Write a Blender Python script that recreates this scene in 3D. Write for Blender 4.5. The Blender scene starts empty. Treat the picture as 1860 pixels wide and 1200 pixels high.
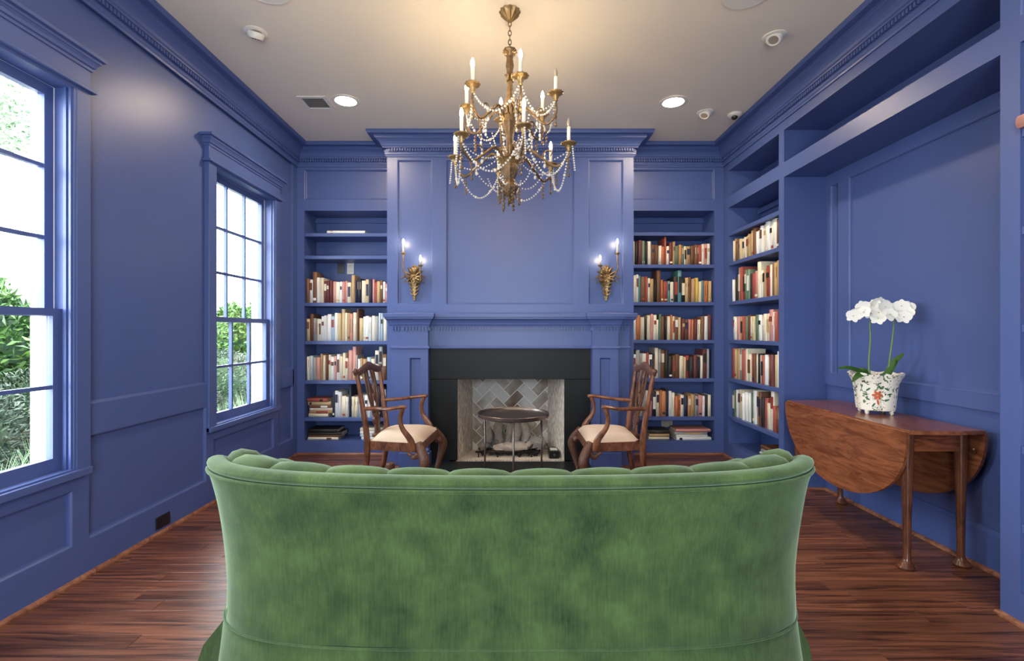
import bpy, bmesh, math, random
from mathutils import Vector, Matrix, Euler, noise

PI = math.pi
SC = bpy.context.scene
COL = SC.collection

# ------------------------------------------------------------------ camera, world, exposure
FPX = 880.0                      # focal length in pixels of a 1860 px wide frame
CAM_H = 1.19
cam_d = bpy.data.cameras.new('camera')
cam_d.sensor_fit = 'HORIZONTAL'
cam_d.sensor_width = 36.0
cam_d.lens = 36.0 * FPX / 1860.0
cam_d.shift_x = (930 - 927) / 1860.0
cam_d.shift_y = (602 - 600) / 1860.0
cam_d.clip_start = 0.02
cam = bpy.data.objects.new('camera', cam_d)
COL.objects.link(cam)
cam.location = (0, 0, CAM_H)
cam.rotation_euler = (PI / 2, 0, 0)
SC.camera = cam

SC.view_settings.view_transform = 'Standard'
SC.view_settings.look = 'None'
SC.view_settings.exposure = 1.25
SC.view_settings.gamma = 1.0
SC.view_settings.use_curve_mapping = False

SKY = 8.0
BULB = 122.0
SCONCE = 48.0
DOWN = 135.0
world = bpy.data.worlds.new('overcast_sky')
SC.world = world
world.use_nodes = True
wn = world.node_tree.nodes
wn['Background'].inputs['Color'].default_value = (0.87, 0.94, 1.0, 1)
wn['Background'].inputs['Strength'].default_value = SKY
try:
    SC.cycles.use_denoising = True
    SC.cycles.max_bounces = 10
    SC.cycles.diffuse_bounces = 5
    SC.cycles.transparent_max_bounces = 16
    SC.cycles.sample_clamp_indirect = 6.0
    SC.cycles.caustics_reflective = False
    SC.cycles.caustics_refractive = False
except Exception:
    pass


def portal(name, loc, rot, sx, sy):
    l = bpy.data.lights.new(name, 'AREA')
    l.shape = 'RECTANGLE'
    l.size = sx
    l.size_y = sy
    l.cycles.is_portal = True
    o = bpy.data.objects.new(name, l)
    o.location = loc
    o.rotation_euler = rot
    COL.objects.link(o)


# daylight portals in the window openings and the door added for light (they emit nothing of their own)
for yc in (-0.09, 1.878, 3.85):
    portal('window_portal', (-2.28, yc, 1.442), (0, -PI / 2, 0), 1.84, 0.88)
portal('added_door_portal', (0, -1.78, 1.2), (PI / 2, 0, 0), 1.72, 2.4)

# ------------------------------------------------------------------ helpers
def srgb(r, g, b):
    def f(c):
        c /= 255.0
        return c / 12.92 if c <= 0.04045 else ((c + 0.055) / 1.055) ** 2.4
    return (f(r), f(g), f(b), 1.0)


def mat(name, col, rough=0.5, metal=0.0, spec=0.5, var=0.0, vscale=8.0, bump=0.0, bscale=40.0, **kw):
    m = bpy.data.materials.new(name)
    m.use_nodes = True
    nt = m.node_tree
    b = nt.nodes['Principled BSDF']
    b.inputs['Base Color'].default_value = col
    b.inputs['Roughness'].default_value = rough
    b.inputs['Metallic'].default_value = metal
    b.inputs['Specular IOR Level'].default_value = spec
    for k, v in kw.items():
        b.inputs[k.replace('_', ' ')].default_value = v
    tc = nt.nodes.new('ShaderNodeTexCoord')
    if var > 0:
        n = nt.nodes.new('ShaderNodeTexNoise')
        n.inputs['Scale'].default_value = vscale
        n.inputs['Detail'].default_value = 4
        nt.links.new(tc.outputs['Object'], n.inputs['Vector'])
        mx = nt.nodes.new('ShaderNodeMix')
        mx.data_type = 'RGBA'
        mx.inputs[6].default_value = tuple(max(0, c * (1 - var)) for c in col[:3]) + (1,)
        mx.inputs[7].default_value = tuple(min(1, c * (1 + var)) for c in col[:3]) + (1,)
        nt.links.new(n.outputs['Fac'], mx.inputs[0])
        nt.links.new(mx.outputs[2], b.inputs['Base Color'])
    if bump > 0:
        n2 = nt.nodes.new('ShaderNodeTexNoise')
        n2.inputs['Scale'].default_value = bscale
        n2.inputs['Detail'].default_value = 3
        nt.links.new(tc.outputs['Object'], n2.inputs['Vector'])
        bp = nt.nodes.new('ShaderNodeBump')
        bp.inputs['Strength'].default_value = bump
        bp.inputs['Distance'].default_value = 0.01
        nt.links.new(n2.outputs['Fac'], bp.inputs['Height'])
        nt.links.new(bp.outputs['Normal'], b.inputs['Normal'])
    return m


def emit(name, col, strength):
    m = bpy.data.materials.new(name)
    m.use_nodes = True
    nt = m.node_tree
    nt.nodes.clear()
    o = nt.nodes.new('ShaderNodeOutputMaterial')
    e = nt.nodes.new('ShaderNodeEmission')
    e.inputs['Color'].default_value = col
    e.inputs['Strength'].default_value = strength
    nt.links.new(e.outputs[0], o.inputs[0])
    return m


def wood(name, dark, light, scale=(3, 30, 30), rough=0.3, rand=0.0, bump=0.05):
    """Grain runs along local x. rand: how far each object drifts in tone."""
    m = bpy.data.materials.new(name)
    m.use_nodes = True
    nt = m.node_tree
    L = nt.links.new
    b = nt.nodes['Principled BSDF']
    b.inputs['Roughness'].default_value = rough
    tc = nt.nodes.new('ShaderNodeTexCoord')
    oi = nt.nodes.new('ShaderNodeObjectInfo')
    add = nt.nodes.new('ShaderNodeVectorMath')
    add.operation = 'MULTIPLY_ADD'
    sc = nt.nodes.new('ShaderNodeVectorMath')
    sc.operation = 'SCALE'
    sc.inputs[0].default_value = (37.0, 17.0, 23.0)
    L(oi.outputs['Random'], sc.inputs['Scale'])
    add.inputs[1].default_value = (1, 1, 1)
    L(tc.outputs['Object'], add.inputs[0])
    L(sc.outputs[0], add.inputs[2])
    mp = nt.nodes.new('ShaderNodeMapping')
    mp.inputs['Scale'].default_value = scale
    L(add.outputs[0], mp.inputs['Vector'])
    n = nt.nodes.new('ShaderNodeTexNoise')
    n.inputs['Scale'].default_value = 1.0
    n.inputs['Detail'].default_value = 6
    n.inputs['Roughness'].default_value = 0.65
    n.inputs['Distortion'].default_value = 1.2
    L(mp.outputs[0], n.inputs['Vector'])
    cr = nt.nodes.new('ShaderNodeValToRGB')
    cr.color_ramp.elements[0].position = 0.36
    cr.color_ramp.elements[0].color = dark
    cr.color_ramp.elements[1].position = 0.62
    cr.color_ramp.elements[1].color = light
    L(n.outputs['Fac'], cr.inputs[0])
    if rand > 0:
        hs = nt.nodes.new('ShaderNodeHueSaturation')
        mr = nt.nodes.new('ShaderNodeMapRange')
        mr.inputs['To Min'].default_value = 1 - rand
        mr.inputs['To Max'].default_value = 1 + rand
        L(oi.outputs['Random'], mr.inputs['Value'])
        L(mr.outputs[0], hs.inputs['Value'])
        L(cr.outputs[0], hs.inputs['Color'])
        L(hs.outputs[0], b.inputs['Base Color'])
    else:
        L(cr.outputs[0], b.inputs['Base Color'])
    bp = nt.nodes.new('ShaderNodeBump')
    bp.inputs['Strength'].default_value = bump
    bp.inputs['Distance'].default_value = 0.005
    L(n.outputs['Fac'], bp.inputs['Height'])
    L(bp.outputs['Normal'], b.inputs['Normal'])
    return m


def box(bm, x0, x1, y0, y1, z0, z1, bev=0.0, mi=0):
    if x0 > x1: x0, x1 = x1, x0
    if y0 > y1: y0, y1 = y1, y0
    if z0 > z1: z0, z1 = z1, z0
    v = [bm.verts.new(p) for p in ((x0, y0, z0), (x1, y0, z0), (x1, y1, z0), (x0, y1, z0),
                                   (x0, y0, z1), (x1, y0, z1), (x1, y1, z1), (x0, y1, z1))]
    fs = []
    for q in ((3, 2, 1, 0), (4, 5, 6, 7), (0, 1, 5, 4), (1, 2, 6, 5), (2, 3, 7, 6), (3, 0, 4, 7)):
        f = bm.faces.new([v[i] for i in q])
        f.material_index = mi
        fs.append(f)
    if bev > 0:
        es = set()
        for f in fs:
            es.update(f.edges)
        bmesh.ops.bevel(bm, geom=list(es), offset=bev, segments=2, affect='EDGES', profile=0.5)
    return v


def tube(bm, pts, radii, segs=8, cap=True, mi=0):
    """Round tube along points; radii a number or a list."""
    pts = [Vector(p) for p in pts]
    n = len(pts)
    if not isinstance(radii, list):
        radii = [radii] * n
    t0 = (pts[1] - pts[0]).normalized()
    up = Vector((0, 0, 1)) if abs(t0.z) < 0.9 else Vector((1, 0, 0))
    nrm = (up - t0 * up.dot(t0)).normalized()
    rings = []
    for i in range(n):
        if i == 0: t = t0
        elif i == n - 1: t = (pts[i] - pts[i - 1]).normalized()
        else: t = ((pts[i + 1] - pts[i]).normalized() + (pts[i] - pts[i - 1]).normalized()).normalized()
        nrm = (nrm - t * nrm.dot(t))
        if nrm.length < 1e-6: nrm = t.orthogonal()
        nrm.normalize()
        bi = t.cross(nrm)
        r = radii[i]
        rx, ry = (r if isinstance(r, tuple) else (r, r))
        rings.append([bm.verts.new(pts[i] + nrm * (rx * math.cos(a)) + bi * (ry * math.sin(a)))
                      for a in [2 * PI * k / segs for k in range(segs)]])
    for i in range(n - 1):
        for k in range(segs):
            f = bm.faces.new((rings[i][k], rings[i][(k + 1) % segs], rings[i + 1][(k + 1) % segs], rings[i + 1][k]))
            f.smooth = segs > 4
            f.material_index = mi
    if cap:
        bm.faces.new(rings[0][::-1]).material_index = mi
        bm.faces.new(rings[-1]).material_index = mi


def lathe(bm, prof, segs=20, c=(0, 0, 0), lobes=0, amp=0.0, smooth=True, mi=0, cap=True):
    """prof: (r, z) bottom to top. lobes/amp scallop the radius."""
    rings = []
    for r, z in prof:
        if r < 1e-5:
            rings.append([bm.verts.new((c[0], c[1], c[2] + z))])
        else:
            rings.append([bm.verts.new((c[0] + r * (1 + amp * math.cos(lobes * a)) * math.cos(a),
                                        c[1] + r * (1 + amp * math.cos(lobes * a)) * math.sin(a), c[2] + z))
                          for a in [2 * PI * k / segs for k in range(segs)]])
    for i in range(len(rings) - 1):
        A, B = rings[i], rings[i + 1]
        if len(A) == 1 and len(B) == 1: continue
        for k in range(segs):
            k2 = (k + 1) % segs
            if len(A) == 1: f = bm.faces.new((A[0], B[k2], B[k]))
            elif len(B) == 1: f = bm.faces.new((A[k], A[k2], B[0]))
            else: f = bm.faces.new((A[k], A[k2], B[k2], B[k]))
            f.smooth = smooth
            f.material_index = mi
    if cap and len(rings[0]) > 1: bm.faces.new(rings[0][::-1]).material_index = mi
    if cap and len(rings[-1]) > 1: bm.faces.new(rings[-1]).material_index = mi


def sphere(bm, c, r, sub=1, sc=(1, 1, 1)):
    mtx = Matrix.Translation(c) @ Matrix.Diagonal((sc[0], sc[1], sc[2], 1))
    res = bmesh.ops.create_icosphere(bm, subdivisions=sub, radius=r, matrix=mtx)
    for v in res['verts']:
        for f in v.link_faces: f.smooth = True


def extrude_outline(bm, pts, nrm, thick):
    """Flat outline (3D points, planar) given thickness along nrm."""
    nrm = Vector(nrm)
    a = [bm.verts.new(Vector(p)) for p in pts]
    b = [bm.verts.new(Vector(p) + nrm * thick) for p in pts]
    bm.faces.new(a[::-1])
    bm.faces.new(b)
    n = len(pts)
    for i in range(n):
        j = (i + 1) % n
        bm.faces.new((a[i], a[j], b[j], b[i]))


def obj(name, bm, material, parent=None, loc=None, rot=None, fix=True):
    if fix:
        bmesh.ops.recalc_face_normals(bm, faces=bm.faces[:])
        for e in bm.edges:
            if len(e.link_faces) == 2 and e.calc_face_angle(0) > 0.75: e.smooth = False
    me = bpy.data.meshes.new(name)
    bm.to_mesh(me)
    bm.free()
    for m in (material if isinstance(material, (list, tuple)) else [material]):
        me.materials.append(m)
    o = bpy.data.objects.new(name, me)
    COL.objects.link(o)
    if parent: o.parent = parent
    if loc: o.location = loc
    if rot: o.rotation_euler = rot
    return o


def inst(src, name, parent=None, loc=None, rot=None, scale=None):
    o = bpy.data.objects.new(name, src.data)
    COL.objects.link(o)
    if parent: o.parent = parent
    if loc: o.location = loc
    if rot: o.rotation_euler = rot
    if scale: o.scale = scale
    return o


def tag(o, label, cat, group=None, kind=None):
    o['label'] = label
    o['category'] = cat
    if group: o['group'] = group
    if kind: o['kind'] = kind
    return o


def struct(o, label=None):
    o['kind'] = 'structure'
    if label: o['label'] = label
    return o


def empty(name, loc=(0, 0, 0), rotz=0.0):
    o = bpy.data.objects.new(name, None)
    o.empty_display_size = 0.1
    o.location = loc
    o.rotation_euler = (0, 0, rotz)
    COL.objects.link(o)
    return o


def bx(name, parent, m, *a, bev=0.0):
    bm = bmesh.new()
    box(bm, *a, bev=bev)
    return obj(name, bm, m, parent)


def sweep_plan(bm, path, prof, closed=False, side=1):
    """Sweep profile (p = offset to the left of travel * side, z) along plan path with mitres."""
    n = len(path)
    P = [Vector((p[0], p[1])) for p in path]
    cols = []
    for i in range(n):
        if closed or 0 < i < n - 1:
            d0 = (P[i] - P[i - 1]).normalized()
            d1 = (P[(i + 1) % n] - P[i]).normalized()
        elif i == 0:
            d0 = d1 = (P[1] - P[0]).normalized()
        else:
            d0 = d1 = (P[i] - P[i - 1]).normalized()
        n0 = Vector((-d0.y, d0.x)) * side
        n1 = Vector((-d1.y, d1.x)) * side
        mit = (n0 + n1)
        mit = mit / max(1e-6, mit.dot(n0)) if mit.length > 1e-6 else n0
        cols.append([bm.verts.new((P[i].x + mit.x * p, P[i].y + mit.y * p, z)) for p, z in prof])
    m = len(prof)
    for i in range(n if closed else n - 1):
        A, B = cols[i], cols[(i + 1) % n]
        for k in range(m - 1):
            bm.faces.new((A[k], B[k], B[k + 1], A[k + 1]))
    if not closed:
        bm.faces.new(cols[0])
        bm.faces.new(cols[-1][::-1])


def ring(bm, mp, u0, u1, v0, v1, prof):
    """Picture-frame moulding on a plane. mp(u, v, d) -> world; prof: (inset q, height d)."""
    cs = []
    for (cu, cv, su, sv) in ((u0, v0, 1, 1), (u1, v0, -1, 1), (u1, v1, -1, -1), (u0, v1, 1, -1)):
        cs.append([bm.verts.new(mp(cu + su * q, cv + sv * q, d)) for q, d in prof])
    for i in range(4):
        A, B = cs[i], cs[(i + 1) % 4]
        for k in range(len(prof) - 1):
            bm.faces.new((A[k], B[k], B[k + 1], A[k + 1]))


def pbox(bm, mp, u0, u1, v0, v1, d0, d1):
    a, b = mp(u0, v0, d0), mp(u1, v1, d1)
    box(bm, a[0], b[0], a[1], b[1], a[2], b[2])


def ordinal(n):
    w = ['first', 'second', 'third', 'fourth', 'fifth', 'sixth', 'seventh', 'eighth', 'ninth', 'tenth', 'eleventh',
         'twelfth', 'thirteenth', 'fourteenth', 'fifteenth', 'sixteenth', 'seventeenth', 'eighteenth', 'nineteenth',
         'twentieth']
    t = {20: 'twenty', 30: 'thirty'}
    if n < 20: return w[n]
    k = n + 1
    return (t[k // 10 * 10] + '-' + w[k % 10 - 1]) if k % 10 else {30: 'thirtieth', 40: 'fortieth'}.get(k, str(k) + 'th')


# ------------------------------------------------------------------ materials
M = {}
M['blue'] = mat('blue_satin_paint', srgb(75, 93, 148), rough=0.40, spec=0.5, var=0.03, vscale=3, bump=0.02, bscale=120)
M['ceiling'] = mat('ceiling_paint', srgb(232, 223, 207), rough=0.85, var=0.02, vscale=2)
M['floor'] = wood('dark_oak_floor', srgb(52, 26, 18), srgb(136, 86, 62), scale=(1.8, 46, 46), rough=0.36, rand=0.26, bump=0.08)
M['shoe'] = wood('shoe_moulding_wood', srgb(105, 62, 45), srgb(165, 112, 85), scale=(2, 20, 20), rough=0.4)
M['mahogany'] = wood('mahogany', srgb(70, 32, 18), srgb(140, 78, 46), scale=(4, 26, 26), rough=0.24, bump=0.03)
M['walnut'] = wood('chair_walnut', srgb(78, 46, 33), srgb(142, 92, 66), scale=(20, 20, 8), rough=0.3, bump=0.05)
M['carved'] = mat('carved_walnut', srgb(98, 66, 52), rough=0.38, var=0.35, vscale=45, bump=0.6, bscale=70)
M['cream'] = mat('cream_seat_fabric', srgb(212, 192, 172), rough=0.9, var=0.05, vscale=30, bump=0.08, bscale=200)
M['white_trim'] = mat('white_exterior_paint', srgb(240, 240, 236), rough=0.5, var=0.02)
M['white_plastic'] = mat('white_plastic', srgb(228, 224, 214), rough=0.35, var=0.02)
M['dark_plastic'] = mat('dark_plastic', srgb(28, 26, 28), rough=0.3, var=0.1, vscale=60)
M['tan_plastic'] = mat('ivory_plastic', srgb(190, 182, 165), rough=0.4, var=0.02)
M['black_stone'] = mat('honed_black_stone', srgb(27, 30, 32), rough=0.45, spec=0.25, var=0.22, vscale=5, bump=0.03, bscale=50)
M['black_metal'] = mat('black_iron', srgb(40, 38, 38), rough=0.4, metal=0.6, var=0.15, vscale=60)
M['table_metal'] = mat('dark_bronze_metal', srgb(124, 114, 108), rough=0.34, metal=0.9, var=0.12, vscale=20)
M['gold'] = mat('antique_gilt', srgb(158, 130, 88), rough=0.36, metal=0.75, var=0.5, vscale=55, bump=0.35, bscale=90)
M['bronze'] = mat('aged_bronze', srgb(112, 90, 66), rough=0.38, metal=0.7, var=0.5, vscale=70, bump=0.35, bscale=90)
M['candle'] = mat('candle_sleeve', srgb(244, 234, 214), rough=0.5, var=0.03)
M['crystal'] = mat('crystal_bead', srgb(236, 232, 224), rough=0.06, spec=0.9, var=0.05, vscale=200, Transmission_Weight=0.25)
M['bulb_on'] = emit('lit_flame_bulb', (1.0, 0.74, 0.42, 1), BULB)
M['sconce_on'] = emit('lit_sconce_bulb', (1.0, 0.76, 0.46, 1), SCONCE)
M['bulb_off'] = mat('clear_flame_bulb', srgb(150, 140, 128), rough=0.08, spec=0.8, var=0.05)
M['down_on'] = emit('downlight_lens', (1.0, 0.78, 0.55, 1), DOWN)
M['log'] = mat('ceramic_log', srgb(150, 142, 134), rough=0.9, var=0.45, vscale=14, bump=0.9, bscale=34)
M['ash_log'] = mat('pale_ceramic_log', srgb(186, 172, 160), rough=0.9, var=0.25, vscale=20, bump=0.8, bscale=40)
M['ember'] = mat('dark_embers', srgb(44, 40, 40), rough=0.9, var=0.6, vscale=50, bump=0.6, bscale=60)
M['mortar'] = mat('pale_mortar', srgb(236, 230, 220), rough=0.95, var=0.08, vscale=40)
M['green_leaf'] = mat('orchid_leaf', srgb(66, 112, 44), rough=0.35, var=0.3, vscale=20)
M['stem'] = mat('orchid_stem', srgb(96, 124, 74), rough=0.5, var=0.2, vscale=30)
M['petal'] = mat('white_orchid_petal', srgb(228, 227, 222), rough=0.6, var=0.02)
M['petal_core'] = mat('orchid_throat', srgb(200, 196, 140), rough=0.5, var=0.2)
M['paper'] = mat('book_pages', srgb(226, 214, 190), rough=0.95, var=0.06, vscale=80)
M['glass'] = None


def glass_mat():
    m = bpy.data.materials.new('window_glass')
    m.use_nodes = True
    nt = m.node_tree
    nt.nodes.clear()
    o = nt.nodes.new('ShaderNodeOutputMaterial')
    t = nt.nodes.new('ShaderNodeBsdfTransparent')
    t.inputs[0].default_value = (0.97, 0.985, 0.98, 1)
    g = nt.nodes.new('ShaderNodeBsdfGlossy')
    g.inputs['Roughness'].default_value = 0.02
    lw = nt.nodes.new('ShaderNodeLayerWeight')       # same from both faces of the pane
    lw.inputs['Blend'].default_value = 0.5
    pw = nt.nodes.new('ShaderNodeMath'); pw.operation = 'POWER'; pw.inputs[1].default_value = 4.0
    nt.links.new(lw.outputs['Facing'], pw.inputs[0])
    f = nt.nodes.new('ShaderNodeMath'); f.operation = 'MULTIPLY_ADD'
    f.inputs[1].default_value = 0.6; f.inputs[2].default_value = 0.03
    nt.links.new(pw.outputs[0], f.inputs[0])
    mx = nt.nodes.new('ShaderNodeMixShader')
    nt.links.new(f.outputs[0], mx.inputs[0])
    nt.links.new(t.outputs[0], mx.inputs[1])
    nt.links.new(g.outputs[0], mx.inputs[2])
    nt.links.new(mx.outputs[0], o.inputs[0])
    return m


M['glass'] = glass_mat()


def velvet():
    m = bpy.data.materials.new('green_velvet')
    m.use_nodes = True
    nt = m.node_tree
    L = nt.links.new
    b = nt.nodes['Principled BSDF']
    b.inputs['Roughness'].default_value = 0.75
    b.inputs['Specular IOR Level'].default_value = 0.2
    b.inputs['Sheen Weight'].default_value = 0.6
    b.inputs['Sheen Roughness'].default_value = 0.5
    b.inputs['Sheen Tint'].default_value = srgb(190, 214, 186)
    tc = nt.nodes.new('ShaderNodeTexCoord')
    n = nt.nodes.new('ShaderNodeTexNoise')
    n.inputs['Scale'].default_value = 7.0
    n.inputs['Detail'].default_value = 5
    n.inputs['Roughness'].default_value = 0.6
    L(tc.outputs['Object'], n.inputs['Vector'])
    mp = nt.nodes.new('ShaderNodeMapping')          # vertical pile streaks
    mp.inputs['Scale'].default_value = (160, 160, 7)
    L(tc.outputs['Object'], mp.inputs['Vector'])
    n2 = nt.nodes.new('ShaderNodeTexNoise')
    n2.inputs['Scale'].default_value = 1.0
    n2.inputs['Detail'].default_value = 3
    L(mp.outputs[0], n2.inputs['Vector'])
    ad = nt.nodes.new('ShaderNodeMath')
    ad.operation = 'MULTIPLY_ADD'
    ad.inputs[1].default_value = 0.35
    L(n2.outputs['Fac'], ad.inputs[0])
    L(n.outputs['Fac'], ad.inputs[2])
    cr = nt.nodes.new('ShaderNodeValToRGB')
    e = cr.color_ramp.elements
    e[0].position = 0.45
    e[0].color = srgb(31, 50, 24)
    e[1].position = 0.95
    e[1].color = srgb(78, 101, 54)
    L(ad.outputs[0], cr.inputs[0])
    L(cr.outputs[0], b.inputs['Base Color'])
    bp = nt.nodes.new('ShaderNodeBump')
    bp.inputs['Strength'].default_value = 0.12
    bp.inputs['Distance'].default_value = 0.004
    L(ad.outputs[0], bp.inputs['Height'])
    L(bp.outputs['Normal'], b.inputs['Normal'])
    return m


M['velvet'] = velvet()


def brick_mat():
    """Fire brick: brown scorched tone drifting to pale grey ash, each brick its own."""
    m = mat('fire_brick', srgb(150, 138, 124), rough=0.9, bump=0.5, bscale=60)
    nt = m.node_tree
    L = nt.links.new
    b = nt.nodes['Principled BSDF']
    oi = nt.nodes.new('ShaderNodeObjectInfo')
    geo = nt.nodes.new('ShaderNodeTexCoord')
    n = nt.nodes.new('ShaderNodeTexNoise')
    n.inputs['Scale'].default_value = 5.0
    n.inputs['Detail'].default_value = 5
    L(geo.outputs['Object'], n.inputs['Vector'])
    ad = nt.nodes.new('ShaderNodeMath')
    ad.operation = 'MULTIPLY_ADD'
    ad.inputs[1].default_value = 0.35
    L(oi.outputs['Random'], ad.inputs[0])
    L(n.outputs['Fac'], ad.inputs[2])
    cr = nt.nodes.new('ShaderNodeValToRGB')
    e = cr.color_ramp.elements
    e[0].position = 0.36; e[0].color = srgb(104, 84, 66)
    e[1].position = 0.82; e[1].color = srgb(206, 204, 200)
    k = cr.color_ramp.elements.new(0.6); k.color = srgb(158, 148, 136)
    L(ad.outputs[0], cr.inputs[0])
    L(cr.outputs[0], b.inputs['Base Color'])
    return m


M['brick'] = brick_mat()


def side_refractory():
    m = mat('streaked_refractory', srgb(196, 186, 172), rough=0.9, bump=0.3, bscale=40)
    nt = m.node_tree
    L = nt.links.new
    tc = nt.nodes.new('ShaderNodeTexCoord')
    mp = nt.nodes.new('ShaderNodeMapping')
    mp.inputs['Scale'].default_value = (26, 26, 4)
    L(tc.outputs['Object'], mp.inputs['Vector'])
    n = nt.nodes.new('ShaderNodeTexNoise')
    n.inputs['Detail'].default_value = 6
    L(mp.outputs[0], n.inputs['Vector'])
    cr = nt.nodes.new('ShaderNodeValToRGB')
    e = cr.color_ramp.elements
    e[0].position = 0.35; e[0].color = srgb(150, 130, 108)
    e[1].position = 0.66; e[1].color = srgb(236, 230, 220)
    L(n.outputs['Fac'], cr.inputs[0])
    L(cr.outputs[0], nt.nodes['Principled BSDF'].inputs['Base Color'])
    return m


M['refractory'] = side_refractory()


def leaf_mat(name, c0, c1):
    m = mat(name, c0, rough=0.45)
    nt = m.node_tree
    L = nt.links.new
    g = nt.nodes.new('ShaderNodeNewGeometry')
    cr = nt.nodes.new('ShaderNodeValToRGB')
    cr.color_ramp.elements[0].color = c0
    cr.color_ramp.elements[1].color = c1
    L(g.outputs['Random Per Island'], cr.inputs[0])
    L(cr.outputs[0], nt.nodes['Principled BSDF'].inputs['Base Color'])
    return m


M['hedge'] = leaf_mat('laurel_leaves', srgb(36, 72, 26), srgb(94, 128, 54))
M['fine_shrub'] = leaf_mat('juniper_sprays', srgb(36, 54, 38), srgb(88, 106, 82))
M['grass_blade'] = leaf_mat('mondo_grass', srgb(52, 84, 42), srgb(128, 154, 110))
M['tree_leaf'] = leaf_mat('tree_leaves', srgb(70, 96, 70), srgb(140, 160, 130))
M['bark'] = mat('bark', srgb(96, 84, 72), rough=0.95, var=0.3, vscale=12, bump=0.5)
M['soil'] = mat('garden_mulch', srgb(158, 148, 132), rough=0.95, var=0.4, vscale=6, bump=0.5, bscale=20)


def pot_mat():
    """White glazed pot: scattered green sprigs and a red flower on each face, painted flat."""
    m = mat('painted_faience', srgb(240, 234, 222), rough=0.18, spec=0.6)
    nt = m.node_tree
    L = nt.links.new
    b = nt.nodes['Principled BSDF']
    tc = nt.nodes.new('ShaderNodeTexCoord')
    def thr(scale, lo, seed):
        mp = nt.nodes.new('ShaderNodeMapping')
        mp.inputs['Location'].default_value = (seed, seed * 2, seed * 3)
        L(tc.outputs['Object'], mp.inputs['Vector'])
        n = nt.nodes.new('ShaderNodeTexNoise')
        n.inputs['Scale'].default_value = scale
        n.inputs['Detail'].default_value = 2
        n.inputs['Distortion'].default_value = 1.5
        L(mp.outputs[0], n.inputs['Vector'])
        c = nt.nodes.new('ShaderNodeMath')
        c.operation = 'GREATER_THAN'
        c.inputs[1].default_value = lo
        L(n.outputs['Fac'], c.inputs[0])
        return c.outputs[0]
    def mix(fac, a, colb):
        mx = nt.nodes.new('ShaderNodeMix')
        mx.data_type = 'RGBA'
        L(fac, mx.inputs[0])
        if isinstance(a, tuple): mx.inputs[6].default_value = a
        else: L(a, mx.inputs[6])
        mx.inputs[7].default_value = colb
        return mx.outputs[2]
    c = mix(thr(30, 0.61, 1.7), srgb(240, 234, 222), srgb(92, 118, 84))
    c = mix(thr(36, 0.65, 5.1), c, srgb(52, 56, 50))
    c = mix(thr(32, 0.69, 9.3), c, srgb(176, 140, 70))
    L(c, b.inputs['Base Color'])
    return m


M['pot'] = pot_mat()
M['motif_red'] = mat('painted_red', srgb(196, 96, 62), rough=0.25, var=0.15, vscale=60)
M['motif_green'] = mat('painted_green', srgb(60, 104, 72), rough=0.25, var=0.2, vscale=60)

# ================================================================== STRUCTURE
FZ = -0.015            # floor surface
CZ = 3.0               # ceiling
W = 2.09               # half width of the room, wall and bookcase faces
YB = 4.75              # face of the bookcases on the far wall
YC = 4.47              # face of the chimney breast
YR = -1.6              # wall behind the camera
XN = 2.42              # back of the alcove
BLUE = M['blue']
random.seed(7)


def rebase(p):
    for c in p.children:
        c.location = Vector(c.location) - p.location


# ---- floor: sub floor and single planks
fl = struct(bx('floor', None, M['floor'], -2.3, 2.6, YR - 0.1, 5.2, FZ - 0.10, FZ - 0.006))
PW = 0.083
plank_src = {}
for Ln in (0.5, 0.75, 1.0, 1.3, 1.6):
    bm = bmesh.new()
    box(bm, 0, Ln - 0.0012, 0, PW - 0.0014, -0.006, 0.0)
    top = [e for e in bm.edges if all(v.co.z > -0.001 for v in e.verts)]
    bmesh.ops.bevel(bm, geom=top, offset=0.0012, segments=1, affect='EDGES')
    bmesh.ops.recalc_face_normals(bm, faces=bm.faces[:])
    me = bpy.data.meshes.new('plank')
    bm.to_mesh(me); bm.free()
    me.materials.append(M['floor'])
    plank_src[Ln] = me
y = 0.6
while y < 4.80:
    x = -2.12 - random.random() * 0.6
    lim = 2.44 if 1.9 < y < 3.75 else 2.12
    while x < lim:
        Ln = random.choice(list(plank_src))
        o = bpy.data.objects.new('plank', plank_src[Ln])
        COL.objects.link(o)
        o.parent = fl
        o.location = (x, y, FZ)
        x += Ln
    y += PW

# ---- ceiling
struct(bx('ceiling', None, M['ceiling'], -2.3, 2.6, YR - 0.15, 5.2, CZ, CZ + 0.12))

# ---- left wall with three window openings, the first unseen and added for daylight
WIN = [(-0.53, 0.345), (1.44, 2.316), (3.412, 4.287)]
WZ0, WZ1 = 0.524, 2.36
bm = bmesh.new()
ys = [YR]
for a, b in WIN: ys += [a, b]
ys.append(5.1)
for i in range(0, len(ys), 2):
    box(bm, -2.25, -2.11, ys[i], ys[i + 1], FZ - 0.1, CZ)
for a, b in WIN:
    box(bm, -2.25, -2.11, a, b, FZ - 0.1, WZ0)
    box(bm, -2.25, -2.11, a, b, WZ1, CZ)
wl = struct(obj('wall_left', bm, BLUE))
mpL = lambda u, v, d: (-2.11 + d, u, v)
MOULD = [(0, 0.02), (0.004, 0.019), (0.010, 0.012), (0.012, 0.004), (0.018, 0.003), (0.018, 0.0)]


def frame_piece(name, parent, mp, u0, u1, v0, v1, d=0.02):
    bm = bmesh.new()
    pbox(bm, mp, u0, u1, v0, v1, 0, d)
    return obj(name, bm, BLUE, parent)


def panel_mould(parent, mp, u0, u1, v0, v1):
    bm = bmesh.new()
    ring(bm, mp, u0, u1, v0, v1, MOULD)
    return obj('panel_moulding', bm, BLUE, parent)


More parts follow.
